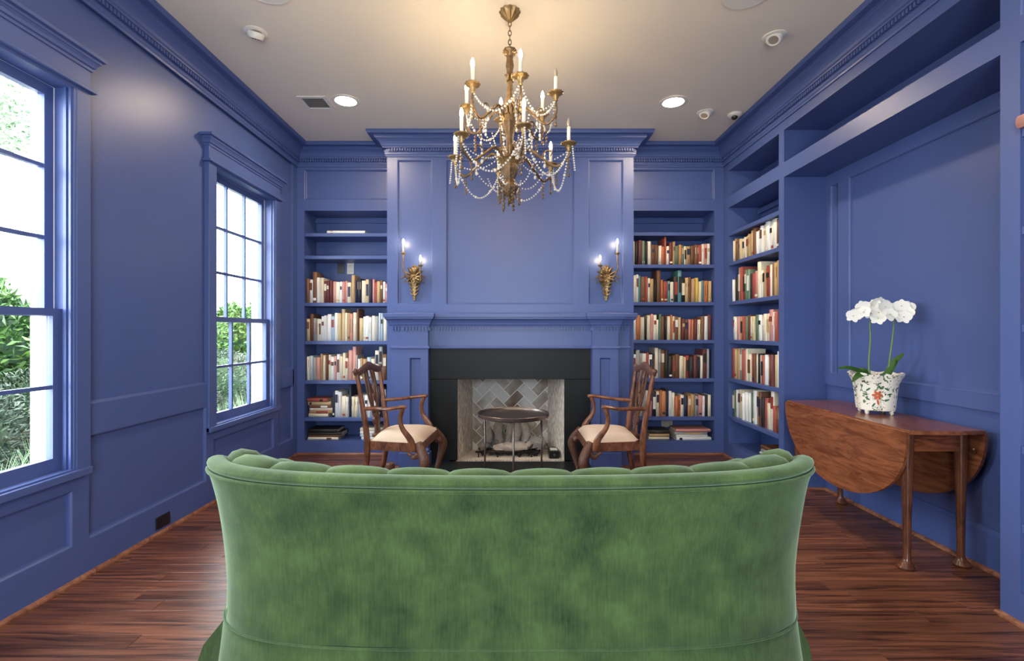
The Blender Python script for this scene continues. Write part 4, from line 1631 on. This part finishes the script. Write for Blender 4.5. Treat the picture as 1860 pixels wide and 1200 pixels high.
for (u, z, r) in ((-0.045, 0.15, 0.7), (0.01, 0.165, 2.2), (0.045, 0.155, 2.6), (-0.05, 0.095, -0.6), (0.05, 0.09, 0.5), (0.062, 0.125, 0.2), (-0.062, 0.12, -0.2), (-0.02, 0.06, 1.0)):
    blot('painted_leaf', M['motif_green'], u / 0.11, z, 0.015, 0.005, r)
bm = bmesh.new()
lathe(bm, [(0.0, 0.178), (0.10, 0.178), (0.09, 0.186), (0.0, 0.19)], 20)
obj('potting_moss', bm, M['soil'], orc)
def strap_leaf(pts, w, roll=0.9):
    bm = bmesh.new()
    q = bez(pts, 6)
    n = len(q)
    L_, C_, R_ = [], [], []
    for i, pnt in enumerate(q):
        t = (q[min(i + 1, n - 1)] - q[max(i - 1, 0)]).normalized()
        sd = t.cross(Vector((0, 0, 1)))
        if sd.length < 1e-3: sd = Vector((1, 0, 0))
        sd.normalize()
        up = sd.cross(t)
        sd, up = sd * math.cos(roll) + up * math.sin(roll), up * math.cos(roll) - sd * math.sin(roll)
        u = i / (n - 1)
        ww = w * math.sin(PI * min(1, 0.12 + 0.88 * u)) ** 0.6
        L_.append(bm.verts.new(pnt + sd * ww + up * ww * 0.25)); C_.append(bm.verts.new(pnt)); R_.append(bm.verts.new(pnt - sd * ww + up * ww * 0.25))
    for i in range(n - 1):
        for A, B in ((L_, C_), (C_, R_)):
            f = bm.faces.new((A[i], A[i + 1], B[i + 1], B[i])); f.smooth = True
    bmesh.ops.solidify(bm, geom=bm.faces[:], thickness=0.0025)
    return obj('leaf', bm, M['green_leaf'], orc)
strap_leaf([(0.02, -0.01, 0.19), (0.05, -0.035, 0.24), (0.075, -0.055, 0.31), (0.11, -0.08, 0.365)], 0.024, -0.9)
strap_leaf([(0.0, -0.01, 0.19), (0.03, -0.03, 0.22), (0.06, -0.05, 0.27), (0.075, -0.06, 0.33)], 0.022, -0.8)
strap_leaf([(-0.02, 0.0, 0.19), (-0.08, 0.0, 0.245), (-0.15, 0.02, 0.27), (-0.205, 0.04, 0.265)], 0.015)
strap_leaf([(-0.02, -0.02, 0.19), (-0.08, -0.05, 0.235), (-0.14, -0.06, 0.235), (-0.185, -0.06, 0.19)], 0.020)
strap_leaf([(0.0, 0.02, 0.19), (-0.03, 0.06, 0.25), (-0.05, 0.10, 0.24)], 0.018)
for q in ([(-0.03, 0.0, 0.18), (-0.035, 0.005, 0.30), (-0.03, 0.0, 0.44), (-0.03, 0.0, 0.56), (0.0, -0.01, 0.62), (0.05, -0.02, 0.60)],
          [(0.055, -0.03, 0.18), (0.06, -0.03, 0.30), (0.075, -0.035, 0.44), (0.08, -0.04, 0.56), (0.05, -0.05, 0.62), (0.0, -0.05, 0.62)]):
    bm = bmesh.new(); ctube(bm, q, [0.006, 0.0055, 0.005, 0.0042, 0.003, 0.0024], 7, 6)
    for zz in (1, 2):
        sphere(bm, q[zz + 0], 0.0065, 1)
    obj('flower_stem', bm, M['stem'], orc)
# one blossom mesh set, copied
def petal_mesh(l, w, cup):
    bm = bmesh.new()
    n = 6
    g = []
    for i in range(n + 1):
        u = i / n
        ww = w * math.sin(PI * (0.06 + 0.9 * u)) ** 0.6
        g.append([bm.verts.new((u * l, v * ww, cup * (u * u) * l + 0.12 * ww * v * v)) for v in (-1, 0, 1)])
    for i in range(n):
        for j in range(2):
            f = bm.faces.new((g[i][j], g[i + 1][j], g[i + 1][j + 1], g[i][j + 1])); f.smooth = True
    bmesh.ops.recalc_face_normals(bm, faces=bm.faces[:])
    me = bpy.data.meshes.new('petal'); bm.to_mesh(me); bm.free(); me.materials.append(M['petal'])
    return me
PWIDE, PNAR = petal_mesh(0.040, 0.025, 0.12), petal_mesh(0.040, 0.015, 0.10)
bm = bmesh.new(); sphere(bm, (0, 0, 0.005), 0.0045, 1, (1, 0.8, 1.3))
bmesh.ops.recalc_face_normals(bm, faces=bm.faces[:])
lip = bpy.data.meshes.new('flower'); bm.to_mesh(lip); bm.free(); lip.materials.append(M['petal_core'])
rng = random.Random(4)
FL = [(-0.125, 0.01, 0.585), (-0.085, -0.02, 0.605), (-0.05, -0.03, 0.60), (-0.06, 0.02, 0.64), (-0.02, -0.05, 0.60), (-0.015, -0.01, 0.645), (0.02, -0.05, 0.635),
      (0.03, -0.07, 0.59), (0.06, -0.05, 0.62), (0.07, -0.08, 0.585), (0.10, -0.07, 0.64), (0.115, -0.09, 0.60), (0.135, -0.08, 0.63), (-0.03, -0.06, 0.565), (0.09, -0.10, 0.575),
      (0.05, 0.0, 0.65), (0.0, -0.02, 0.66), (-0.09, 0.03, 0.60)]
for k, c in enumerate(FL):
    f = bpy.data.objects.new('flower', lip); COL.objects.link(f); f.parent = orc
    f.location = c
    face = Vector((-0.75 + rng.uniform(-0.8, 0.8), -0.9 + rng.uniform(-0.6, 0.6), rng.uniform(-0.5, 0.6))).normalized()
    f.rotation_euler = face.to_track_quat('Z', 'Y').to_euler()
    r0 = rng.uniform(-0.4, 0.4)
    for j in range(5):
        pt = bpy.data.objects.new('petal', PWIDE if j in (1, 4) else PNAR); COL.objects.link(pt); pt.parent = f
        pt.rotation_euler = (0, 0, PI / 2 + r0 + j * 2 * PI / 5)

# ================================================================== CHANDELIER
ch = empty('chandelier', (-0.003, 2.74, 0))
tag(ch, 'two-tier gilt candle chandelier hung with crystal bead swags', 'chandelier')
G, BZ = M['gold'], M['bronze']
bm = bmesh.new()
lathe(bm, [(0.0, 2.938), (0.010, 2.940), (0.022, 2.952), (0.045, 2.975), (0.056, 2.99), (0.057, 2.9995), (0.0, 2.9995)], 36, lobes=12, amp=0.07)
obj('canopy', bm, G, ch)
zc = 2.945
k = 0
while zc > 2.80:
    bm = bmesh.new()
    pts_ = []
    for i in range(13):
        a = 2 * PI * i / 12
        u, v = 0.009 * math.cos(a), 0.017 * math.sin(a)
        pts_.append((u, 0, zc - 0.016 + v) if k % 2 == 0 else (0, u, zc - 0.016 + v))
    tube(bm, pts_, 0.0024, 6)
    obj('chain_link', bm, BZ, ch)
    zc -= 0.026
    k += 1
col_prof = [(0.0, 1.912), (0.010, 1.915), (0.016, 1.93), (0.012, 1.945), (0.026, 1.965), (0.040, 1.99), (0.044, 2.02), (0.026, 2.05), (0.040, 2.08), (0.047, 2.12), (0.044, 2.15),
            (0.036, 2.18), (0.022, 2.20), (0.028, 2.22), (0.020, 2.24), (0.020, 2.29), (0.026, 2.32), (0.040, 2.35), (0.044, 2.385), (0.034, 2.41), (0.024, 2.425),
            (0.018, 2.45), (0.026, 2.48), (0.024, 2.51), (0.014, 2.535), (0.018, 2.56), (0.014, 2.59), (0.020, 2.63), (0.015, 2.66), (0.022, 2.69), (0.017, 2.73),
            (0.020, 2.755), (0.034, 2.77), (0.036, 2.782), (0.020, 2.79), (0.0, 2.80)]
bm = bmesh.new()
lathe(bm, col_prof, 24, lobes=8, amp=0.06)
obj('column', bm, BZ, ch)
def leaf_cup(z, r, n, up):
    bm = bmesh.new()
    for k in range(n):
        a = 2 * PI * k / n
        d = Vector((math.cos(a), math.sin(a), 0)); s = Vector((-d.y, d.x, 0))
        q = [d * 0.02 + Vector((0, 0, z)), d * r * 0.7 + Vector((0, 0, z + up * 0.5)), d * r * 1.1 + Vector((0, 0, z + up)), d * r * 1.35 + Vector((0, 0, z + up * 0.9))]
        ctube(bm, q, [(0.004, 0.012), (0.003, 0.018), (0.003, 0.013), (0.002, 0.004)], 6, 4)
    obj('leaf_cup', bm, G, ch)
leaf_cup(2.10, 0.06, 10, 0.06); leaf_cup(2.34, 0.055, 10, 0.06); leaf_cup(2.755, 0.03, 8, 0.012); leaf_cup(1.985, 0.035, 8, 0.03); leaf_cup(2.17, 0.04, 8, 0.05); leaf_cup(2.42, 0.035, 8, 0.05); leaf_cup(2.60, 0.022, 6, 0.04)
bulb_bm = bmesh.new()
lathe(bulb_bm, [(0.006, 0), (0.0085, 0.006), (0.0105, 0.016), (0.009, 0.028), (0.005, 0.04), (0.0015, 0.048), (0.0, 0.049)], 10)
bmesh.ops.recalc_face_normals(bulb_bm, faces=bulb_bm.faces[:])
BULBM = bpy.data.meshes.new('bulb'); bulb_bm.to_mesh(BULBM); bulb_bm.free(); BULBM.materials.append(None)
bm = bmesh.new()
lathe(bm, [(0.0, 0.0), (0.0098, 0.0), (0.0098, 0.082), (0.007, 0.085), (0.0, 0.085)], 12)
bmesh.ops.recalc_face_normals(bm, faces=bm.faces[:])
CANDM = bpy.data.meshes.new('candle'); bm.to_mesh(CANDM); bm.free(); CANDM.materials.append(M['candle'])
bm = bmesh.new()
lathe(bm, [(0.006, -0.040), (0.012, -0.034), (0.008, -0.026), (0.016, -0.018), (0.014, -0.008), (0.030, -0.002), (0.040, 0.006), (0.042, 0.010), (0.032, 0.006), (0.012, 0.004), (0.012, 0.016), (0.0, 0.016)],
      24, lobes=10, amp=0.10)
bmesh.ops.recalc_face_normals(bm, faces=bm.faces[:])
BOBM = bpy.data.meshes.new('bobeche'); bm.to_mesh(BOBM); bm.free(); BOBM.materials.append(G)
def strand(pts3, r=0.0064, gap=0.0165, big=0):
    """Beads threaded along a polyline."""
    P = [Vector(p) for p in pts3]
    L = [0]
    for a, b in zip(P[:-1], P[1:]): L.append(L[-1] + (b - a).length)
    n = max(2, int(L[-1] / gap))
    bm = bmesh.new()
    for i in range(n + 1):
        s = L[-1] * i / n
        k = 0
        while k < len(L) - 2 and L[k + 1] < s: k += 1
        f = (s - L[k]) / max(1e-6, L[k + 1] - L[k])
        sphere(bm, P[k].lerp(P[k + 1], f), r * (1.5 if big and i % big == 0 else 1), 1)
    o = obj('bead_strand', bm, M['crystal'], ch, fix=False)
    o['kind'] = 'stuff'
def sag(a, b, d, n=12):
    a, b = Vector(a), Vector(b)
    return [a.lerp(b, i / n) - Vector((0, 0, d * (1 - (2 * i / n - 1) ** 2))) for i in range(n + 1)]
def pendant(p, n):
    bm = bmesh.new()
    z = 0
    for i in range(n):
        r = 0.0072 + 0.0026 * (i % 2) + (0.002 if i == n - 1 else 0)
        z -= r * 1.7
        sphere(bm, (p[0], p[1], p[2] + z), r, 1, (0.8, 0.8, 1.15))
        z -= r * 0.6
    return bm
tiers = [(0.265, 2.49, 2.37, True), (0.337, 2.205, 2.13, False)]
ANG = [math.radians(-18 + 60 * k) for k in range(6)]
LIT = [[0, 1, 1, 1, 1, 1], [0, 1, 1, 1, 1, 1]]
for ti, (R, zb, zh, upper) in enumerate(tiers):
    tips = []
    for k, a in enumerate(ANG):
        d = Vector((math.cos(a), math.sin(a), 0))
        if not upper and k == 4: pass
        bm = bmesh.new()
        q = [d * 0.03 + Vector((0, 0, zh)), d * R * 0.30 + Vector((0, 0, zh + 0.075)), d * R * 0.55 + Vector((0, 0, zh + 0.02)), d * R * 0.80 + Vector((0, 0, zh - 0.035)),
             d * R * 1.0 + Vector((0, 0, zh + 0.015)), d * R + Vector((0, 0, zb - 0.035))]
        ctube(bm, q, [0.010, 0.0085, 0.0075, 0.0075, 0.0065, 0.006], 8, 7)
        ctube(bm, [d * R * 0.55 + Vector((0, 0, zh + 0.02)), d * R * 0.62 + Vector((0, 0, zh + 0.055)), d * R * 0.72 + Vector((0, 0, zh + 0.05)), d * R * 0.70 + Vector((0, 0, zh + 0.025))],
              [0.006, 0.005, 0.004, 0.003], 6, 4)
        arm = obj('arm', bm, BZ, ch)
        tip = d * R + Vector((0, 0, zb))
        tips.append(tip)
        b = bpy.data.objects.new('bobeche', BOBM); COL.objects.link(b); b.parent = arm; b.location = tip
        b.rotation_euler = (0, 0, a)
        c = bpy.data.objects.new('candle', CANDM); COL.objects.link(c); c.parent = arm; c.location = tip + Vector((0, 0, 0.014))
        bu = bpy.data.objects.new('bulb', BULBM); COL.objects.link(bu); bu.parent = arm; bu.location = tip + Vector((0, 0, 0.099))
        bu.material_slots[0].link = 'OBJECT'
        bu.material_slots[0].material = M['bulb_on'] if LIT[ti][k] else M['bulb_off']
        obj('drop_pendant', pendant(d * R * 1.0 + Vector((0, 0, zb - 0.05)), 6), BZ, ch)
        if not upper:
            strand([d * R * 1.06 + Vector((0, 0, zb - 0.01)), d * R * 1.10 + Vector((0, 0, zb - 0.14))], r=0.0062, gap=0.0125)
        else:
            obj('drop_pendant', pendant(d * R * 0.66 + Vector((0, 0, zh - 0.02)), 5), M['crystal'], ch)
        obj('crystal_rosette', pendant(d * R * 0.6 + Vector((0, 0, zh + 0.05)), 4), M['crystal'], ch)
        obj('drop_pendant', pendant(d * R * 0.8 + Vector((0, 0, zh - 0.04)), 5), BZ, ch)
    for k in range(6):
        a, b = tips[k], tips[(k + 1) % 6]
        dn = Vector((0, 0, -0.03))
        strand(sag(a + dn, b + dn, 0.12 if upper else 0.17), big=8)
        strand(sag(a + dn, Vector((0.05 * a.x / R, 0.05 * a.y / R, zh + (0.10 if upper else 0.06))), 0.055), r=0.0052)
for k in range(6):            # long falls from the upper tier to the lower hub
    a = ANG[k] + 0.5
    strand(sag((0.16 * math.cos(a), 0.16 * math.sin(a), 2.36), (0.05 * math.cos(a), 0.05 * math.sin(a), 2.19), 0.04), r=0.0052)
    strand(sag((0.20 * math.cos(a), 0.20 * math.sin(a), 2.10), (0.03 * math.cos(a), 0.03 * math.sin(a), 2.03), 0.06), r=0.0052)
rng = random.Random(8)
for k in range(14):           # grape-like drops clustered under the hub
    a = 2 * PI * k / 14
    r = 0.035 + 0.025 * (k % 2)
    obj('drop_pendant', pendant((r * math.cos(a), r * math.sin(a), 2.04 - 0.03 * (k % 3)), 5), BZ, ch)

# ================================================================== SCONCES
def sconce(s, label):
    """s = -1 window side, +1 alcove side. Local y is out from the wall (towards -y)."""
    p = empty('wall_sconce', (s * 0.885, 4.489, 1.47))
    tag(p, label, 'sconce', 'gilt sconces over the mantel')
    bm = bmesh.new()
    lathe(bm, [(0.0, 0.0), (0.012, 0.008), (0.009, 0.022), (0.018, 0.036), (0.014, 0.052), (0.023, 0.07), (0.018, 0.088), (0.028, 0.108), (0.022, 0.12), (0.036, 0.15), (0.050, 0.19), (0.054, 0.23),
               (0.044, 0.27), (0.028, 0.30), (0.022, 0.325), (0.0, 0.335)], 18, (0, -0.022, 0), lobes=6, amp=0.12)
    for v in bm.verts: v.co.y = min(-0.0005, v.co.y * 0.75)
    obj('backplate', bm, G, p)
    bm = bmesh.new()
    for k in range(9):
        a = PI * (k / 8) * 1.3 - 0.45
        c = Vector((0, -0.03, 0.22)); d = Vector((math.cos(a), -0.25, math.sin(a)))
        ctube(bm, [c + d * 0.015, c + d * 0.06 + Vector((0, -0.014, 0)), c + d * 0.094, c + d * 0.104 + Vector((0, -0.010, -0.012))], [(0.010, 0.014), (0.008, 0.017), (0.006, 0.011), (0.003, 0.005)], 6, 4)
    for k in range(4):
        for sd in (-1, 1):
            zz = 0.05 + k * 0.036
            ctube(bm, [(0, -0.025, zz), (sd * (0.022 + 0.006 * k), -0.034, zz + 0.012), (sd * (0.034 + 0.008 * k), -0.026, zz + 0.030), (sd * (0.030 + 0.008 * k), -0.03, zz + 0.036)], [(0.006, 0.009), (0.006, 0.010), (0.004, 0.006), (0.002, 0.003)], 6, 4)
    for k in range(5): sphere(bm, (0.018 * math.cos(k * 1.26), -0.055, 0.20 + 0.03 * math.sin(k * 1.26)), 0.012, 1)
    obj('acanthus_spray', bm, G, p)
    for (dx, zt, side, lit_h) in ((s * 0.088, 0.425, s, 1), (-s * 0.068, 0.315, -s, 1)):
        bm = bmesh.new()
        ctube(bm, [(side * 0.01, -0.04, 0.20), (side * 0.045, -0.065, 0.17 + 0.03 * (side == s)), (dx * 1.05, -0.085, zt - 0.13), (dx, -0.085, zt - 0.06), (dx, -0.085, zt - 0.03)],
              [0.009, 0.008, 0.0065, 0.0055, 0.0055], 8, 6)
        ctube(bm, [(side * 0.045, -0.065, 0.19), (side * 0.075, -0.07, 0.23), (side * 0.10, -0.075, 0.20), (side * 0.12, -0.075, 0.215)], [0.005, 0.006, 0.004, 0.002], 6, 5)
        arm = obj('arm', bm, BZ, p)
        b = bpy.data.objects.new('bobeche', BOBM); COL.objects.link(b); b.parent = arm; b.location = (dx, -0.085, zt); b.scale = (0.5, 0.5, 1)
        c = bpy.data.objects.new('candle', CANDM); COL.objects.link(c); c.parent = arm; c.location = (dx, -0.085, zt + 0.014)
        c.scale = (0.9, 0.9, 0.9 if side == s else 0.45)
        bu = bpy.data.objects.new('bulb', BULBM); COL.objects.link(bu); bu.parent = arm
        bu.location = (dx, -0.085, zt + 0.014 + (0.0765 if side == s else 0.038))
        bu.material_slots[0].link = 'OBJECT'
        bu.material_slots[0].material = M['sconce_on']
sconce(-1, 'gilt two-candle wall sconce on the window side of the chimney breast')
sconce(1, 'gilt two-candle wall sconce on the alcove side of the chimney breast')

# ================================================================== CEILING FITTINGS
def downlight(label, x, y):
    p = empty('recessed_light', (x, y, CZ))
    tag(p, label, 'ceiling light', 'lit recessed ceiling lights')
    bm = bmesh.new()
    lathe(bm, [(0.080, -0.001), (0.108, -0.001), (0.108, -0.005), (0.096, -0.008), (0.080, -0.006)], 32, cap=False)
    obj('trim_ring', bm, M['white_plastic'], p)
    bm = bmesh.new()
    lathe(bm, [(0.0, -0.003), (0.082, -0.003), (0.082, -0.0005), (0.0, -0.0005)], 32)
    obj('lens', bm, M['down_on'], p)
downlight('lit recessed ceiling light beside the air vent', -1.291, 3.80)
downlight('lit recessed ceiling light beside the eyeball spots and camera', 1.285, 3.82)

downlight('unseen added recessed light above the window side of the sofa', -1.285, 1.15)  # this and the next are unseen, added to brighten the room
downlight('unseen added recessed light above the alcove side of the sofa', 1.285, 1.15)

def eyeball(label, x, y, aim, black=False):
    p = empty('eyeball_spot', (x, y, CZ))
    tag(p, label, 'spotlight', 'unlit eyeball ceiling spots')
    bm = bmesh.new()
    lathe(bm, [(0.04, -0.001), (0.068, -0.001), (0.068, -0.006), (0.055, -0.012), (0.04, -0.010)], 28, cap=False)
    obj('trim_ring', bm, M['white_plastic'], p)
    bm = bmesh.new()
    lathe(bm, [(0.0, -0.034), (0.030, -0.034), (0.032, -0.038), (0.040, -0.036), (0.047, -0.022), (0.048, -0.006), (0.044, 0.0)], 24)
    e = obj('eyeball', bm, M['white_plastic'], p)
    e.rotation_euler = aim
    bm = bmesh.new()
    lathe(bm, [(0.0, -0.0352), (0.028, -0.0352), (0.028, -0.0342), (0.0, -0.0342)], 20)
    lp = obj('lamp_face', bm, M['dark_plastic'] if black else M['bulb_off'], e)
    if black:
        bm = bmesh.new()
        for k in range(3): sphere(bm, ((k - 1) * 0.016, 0, -0.036), 0.006, 1)
        obj('led_cluster', bm, M['bulb_off'], e)
eyeball('unlit eyeball spot with dark lamps near the window wall crown', -1.54, 2.93, (0.35, 0.25, 0), True)
eyeball('large unlit eyeball spot above the alcove crown moulding', 1.62, 2.97, (-0.3, 0.4, 0))
eyeball('small unlit eyeball spot between recessed light and camera dome', 1.61, 4.0, (-0.2, 0.35, 0))
p = empty('dome_camera', (1.865, 4.03, CZ))
tag(p, 'small white ceiling dome camera with black eye in the far corner', 'camera')
bm = bmesh.new(); lathe(bm, [(0.0, -0.03), (0.035, -0.03), (0.052, -0.018), (0.055, -0.001), (0.0, -0.001)], 24)
obj('housing', bm, M['white_plastic'], p)
bm = bmesh.new(); sphere(bm, (-0.006, -0.012, -0.030), 0.026, 2)
obj('lens_dome', bm, M['dark_plastic'], p)
def speaker(label, x, y):
    p = empty('ceiling_speaker', (x, y, CZ))
    tag(p, label, 'speaker', 'round ceiling speakers')
    bm = bmesh.new(); lathe(bm, [(0.108, -0.001), (0.126, -0.001), (0.126, -0.008), (0.118, -0.011), (0.108, -0.009)], 40, cap=False)
    obj('rim', bm, M['white_plastic'], p)
    bm = bmesh.new(); lathe(bm, [(0.0, -0.007), (0.11, -0.008), (0.11, -0.001), (0.0, -0.001)], 40)
    obj('grille', bm, M['white_plastic'], p)
speaker('round white ceiling speaker cut by the frame above the alcove side', 1.27, 2.59)
speaker('round white ceiling speaker cut by the frame above the window side', -1.29, 2.55)
p = empty('air_vent', (-1.535, 3.83, CZ))
tag(p, 'square white ceiling air vent beside the recessed light', 'vent')
bm = bmesh.new()
for a in ((-0.11, 0.11, -0.11, -0.085), (-0.11, 0.11, 0.085, 0.11), (-0.11, -0.085, -0.085, 0.085), (0.085, 0.11, -0.085, 0.085)):
    box(bm, a[0], a[1], a[2], a[3], -0.008, -0.001)
obj('frame', bm, M['white_plastic'], p)
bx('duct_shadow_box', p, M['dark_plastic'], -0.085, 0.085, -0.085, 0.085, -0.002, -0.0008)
for k in range(8):
    yy = -0.075 + k * 0.0215
    bm = bmesh.new()
    extrude_outline(bm, [(-0.085, yy - 0.007, -0.0075), (-0.085, yy + 0.007, -0.003), (0.085, yy + 0.007, -0.003), (0.085, yy - 0.007, -0.0075)], (0, 0, 1), 0.0012)
    obj('louvre', bm, M['white_plastic'], p)

# ================================================================== GARDEN OUTSIDE
struct(bx('ground', None, M['soil'], -16, -2.3, -8, 16, -0.5, 0.08), 'mulched garden ground')
def leaves(name, n, sampler, size, m, parent, seed, aspect=0.45, droop=0.2):
    rng = random.Random(seed)
    V, F = [], []
    for i in range(n):
        c, nrm = sampler(rng)
        d = Vector((rng.uniform(-1, 1), rng.uniform(-1, 1), rng.uniform(-0.6, 0.9))) + nrm * 0.7
        d.normalize()
        s = d.cross(Vector((rng.uniform(-1, 1), rng.uniform(-1, 1), rng.uniform(-1, 1)))).normalized()
        L = size * rng.uniform(0.7, 1.3)
        w = L * aspect
        k = len(V)
        up = s.cross(d) * (L * 0.12)
        V += [c, c + d * L * 0.5 + s * w * 0.5 + up, c + d * L, c + d * L * 0.5 - s * w * 0.5 + up]
        F += [(k, k + 1, k + 2), (k, k + 2, k + 3)]
    me = bpy.data.meshes.new(name)
    me.from_pydata([tuple(v) for v in V], [], F)
    me.materials.append(m)
    o = bpy.data.objects.new(name, me)
    COL.objects.link(o); o.parent = parent
    o['kind'] = 'stuff'
    return o
def blob(c, r):
    def f(rng):
        while True:
            v = Vector((rng.gauss(0, 1), rng.gauss(0, 1), rng.gauss(0, 1)))
            if v.length > 0.01: break
        v.normalize()
        k = 0.8 + 0.25 * noise.noise(v * 2.3 + Vector(c)) + rng.uniform(-0.12, 0.06)
        return Vector((v.x * r[0] * k, v.y * r[1] * k, r[2] + v.z * r[2] * k)), v
    return f
def shrub(name, label, cat, group, loc, r, n, size, m, seed, aspect=0.45):
    p = empty(name, loc)
    tag(p, label, cat, group)
    leaves('foliage', n, blob(loc, r), size, m, p, seed, aspect)
    bm = bmesh.new()
    for k in range(3):
        a = k * 2.1 + seed
        tube(bm, [(0.05 * math.cos(a), 0.05 * math.sin(a), 0.0), (r[0] * 0.4 * math.cos(a), r[1] * 0.4 * math.sin(a), r[2] * 1.2)], [0.03, 0.012], 6)
    obj('stem', bm, M['bark'], p)
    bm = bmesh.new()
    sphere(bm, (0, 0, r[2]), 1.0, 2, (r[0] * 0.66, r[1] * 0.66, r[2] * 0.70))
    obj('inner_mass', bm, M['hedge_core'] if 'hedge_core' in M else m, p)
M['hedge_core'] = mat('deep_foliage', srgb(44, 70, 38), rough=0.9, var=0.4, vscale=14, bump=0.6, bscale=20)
hs = [(-4.5, 2.6), (-4.6, 3.9), (-4.5, 5.2), (-4.6, 6.5), (-4.5, 7.8), (-4.6, 9.1)]
hl = ['nearest to the camera', 'second along the garden', 'third along the garden', 'fourth along the garden', 'fifth along the garden', 'farthest along the garden']
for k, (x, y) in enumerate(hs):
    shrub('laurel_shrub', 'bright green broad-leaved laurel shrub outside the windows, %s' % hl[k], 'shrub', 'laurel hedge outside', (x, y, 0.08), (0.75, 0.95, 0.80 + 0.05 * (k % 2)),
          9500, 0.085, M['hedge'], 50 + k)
fs = [(-3.5, 2.9), (-3.6, 3.9), (-3.5, 4.9), (-3.55, 5.9), (-3.5, 6.9)]
for k, (x, y) in enumerate(fs):
    shrub('juniper_shrub', 'grey-green fine-leaved shrub in front of the laurels, %s from the near window' % ordinal(k), 'shrub', 'fine shrubs outside', (x, y, 0.08), (0.46, 0.58, 0.44 + 0.04 * (k % 2)),
          5200, 0.05, M['fine_shrub'], 60 + k, 0.25)
def grass(label, loc, seed):
    p = empty('grass_clump', loc)
    tag(p, label, 'grass clump', 'grass clumps under the windows')
    rng = random.Random(seed)
    V, F = [], []
    for i in range(260):
        a = rng.uniform(0, 2 * PI); L = rng.uniform(0.35, 0.6); lean = rng.uniform(0.3, 1.0)
        d = Vector((math.cos(a), math.sin(a), 0)); s = Vector((-d.y, d.x, 0)) * 0.006
        b0 = d * rng.uniform(0, 0.08)
        prev = None
        for j in range(5):
            u = j / 4
            pt = b0 + d * (L * lean * u * 0.7) + Vector((0, 0, L * (u - 0.55 * lean * u * u)))
            k = len(V)
            V += [pt - s * (1 - u * 0.9), pt + s * (1 - u * 0.9)]
            if j: F += [(k - 2, k - 1, k + 1, k)]
    me = bpy.data.meshes.new('blades'); me.from_pydata([tuple(v) for v in V], [], F); me.materials.append(M['grass_blade'])
    o = bpy.data.objects.new('blades', me); COL.objects.link(o); o.parent = p; o['kind'] = 'stuff'
for k, (x, y) in enumerate(((-2.80, 2.60), (-2.85, 2.95), (-2.80, 3.3), (-2.85, 3.75), (-2.82, 4.3), (-2.8, 4.8), (-2.85, 5.3), (-2.82, 5.9))):
    grass('pale green arching grass clump under the windows, %s from the camera' % ordinal(k), (x, y, 0.08), 80 + k)
tr = empty('garden_tree', (-8.7, 7.0, 0.08))
tag(tr, 'leafy tree seen through the top of the near window', 'tree')
def crown(rng):
    c = rng.choice([(0, 0, 5.0, 1.3), (1.6, 0.2, 4.7, 0.8), (-0.8, 0.6, 5.4, 1.0), (0.9, 0.8, 5.9, 0.9), (2.0, 0.3, 5.6, 0.9), (1.7, 0.9, 6.3, 0.8), (1.5, -0.2, 4.0, 0.4)])
    v = Vector((rng.gauss(0, 1), rng.gauss(0, 1), rng.gauss(0, 1))).normalized()
    return Vector((c[0], c[1], c[2])) + v * c[3] * rng.random() ** 0.4, v
leaves('crown', 7000, crown, 0.085, M['tree_leaf'], tr, 99, 0.5)
bm = bmesh.new()
ctube(bm, [(0, 0, 0), (0.1, 0, 2.0), (0, 0.1, 3.6), (0.1, 0, 5.2)], [0.14, 0.11, 0.08, 0.03], 8)
for q in ([(0, 0.1, 3.4), (0.5, -0.3, 4.0), (0.9, -0.6, 4.6)], [(0, 0, 3.9), (-0.4, 0.3, 4.6), (-0.8, 0.6, 5.4)], [(0.05, 0, 4.2), (0.5, 0.3, 4.8), (1.2, 0.3, 5.3)]):
    ctube(bm, q, [0.06, 0.04, 0.015], 6)
obj('trunk', bm, M['bark'], tr)
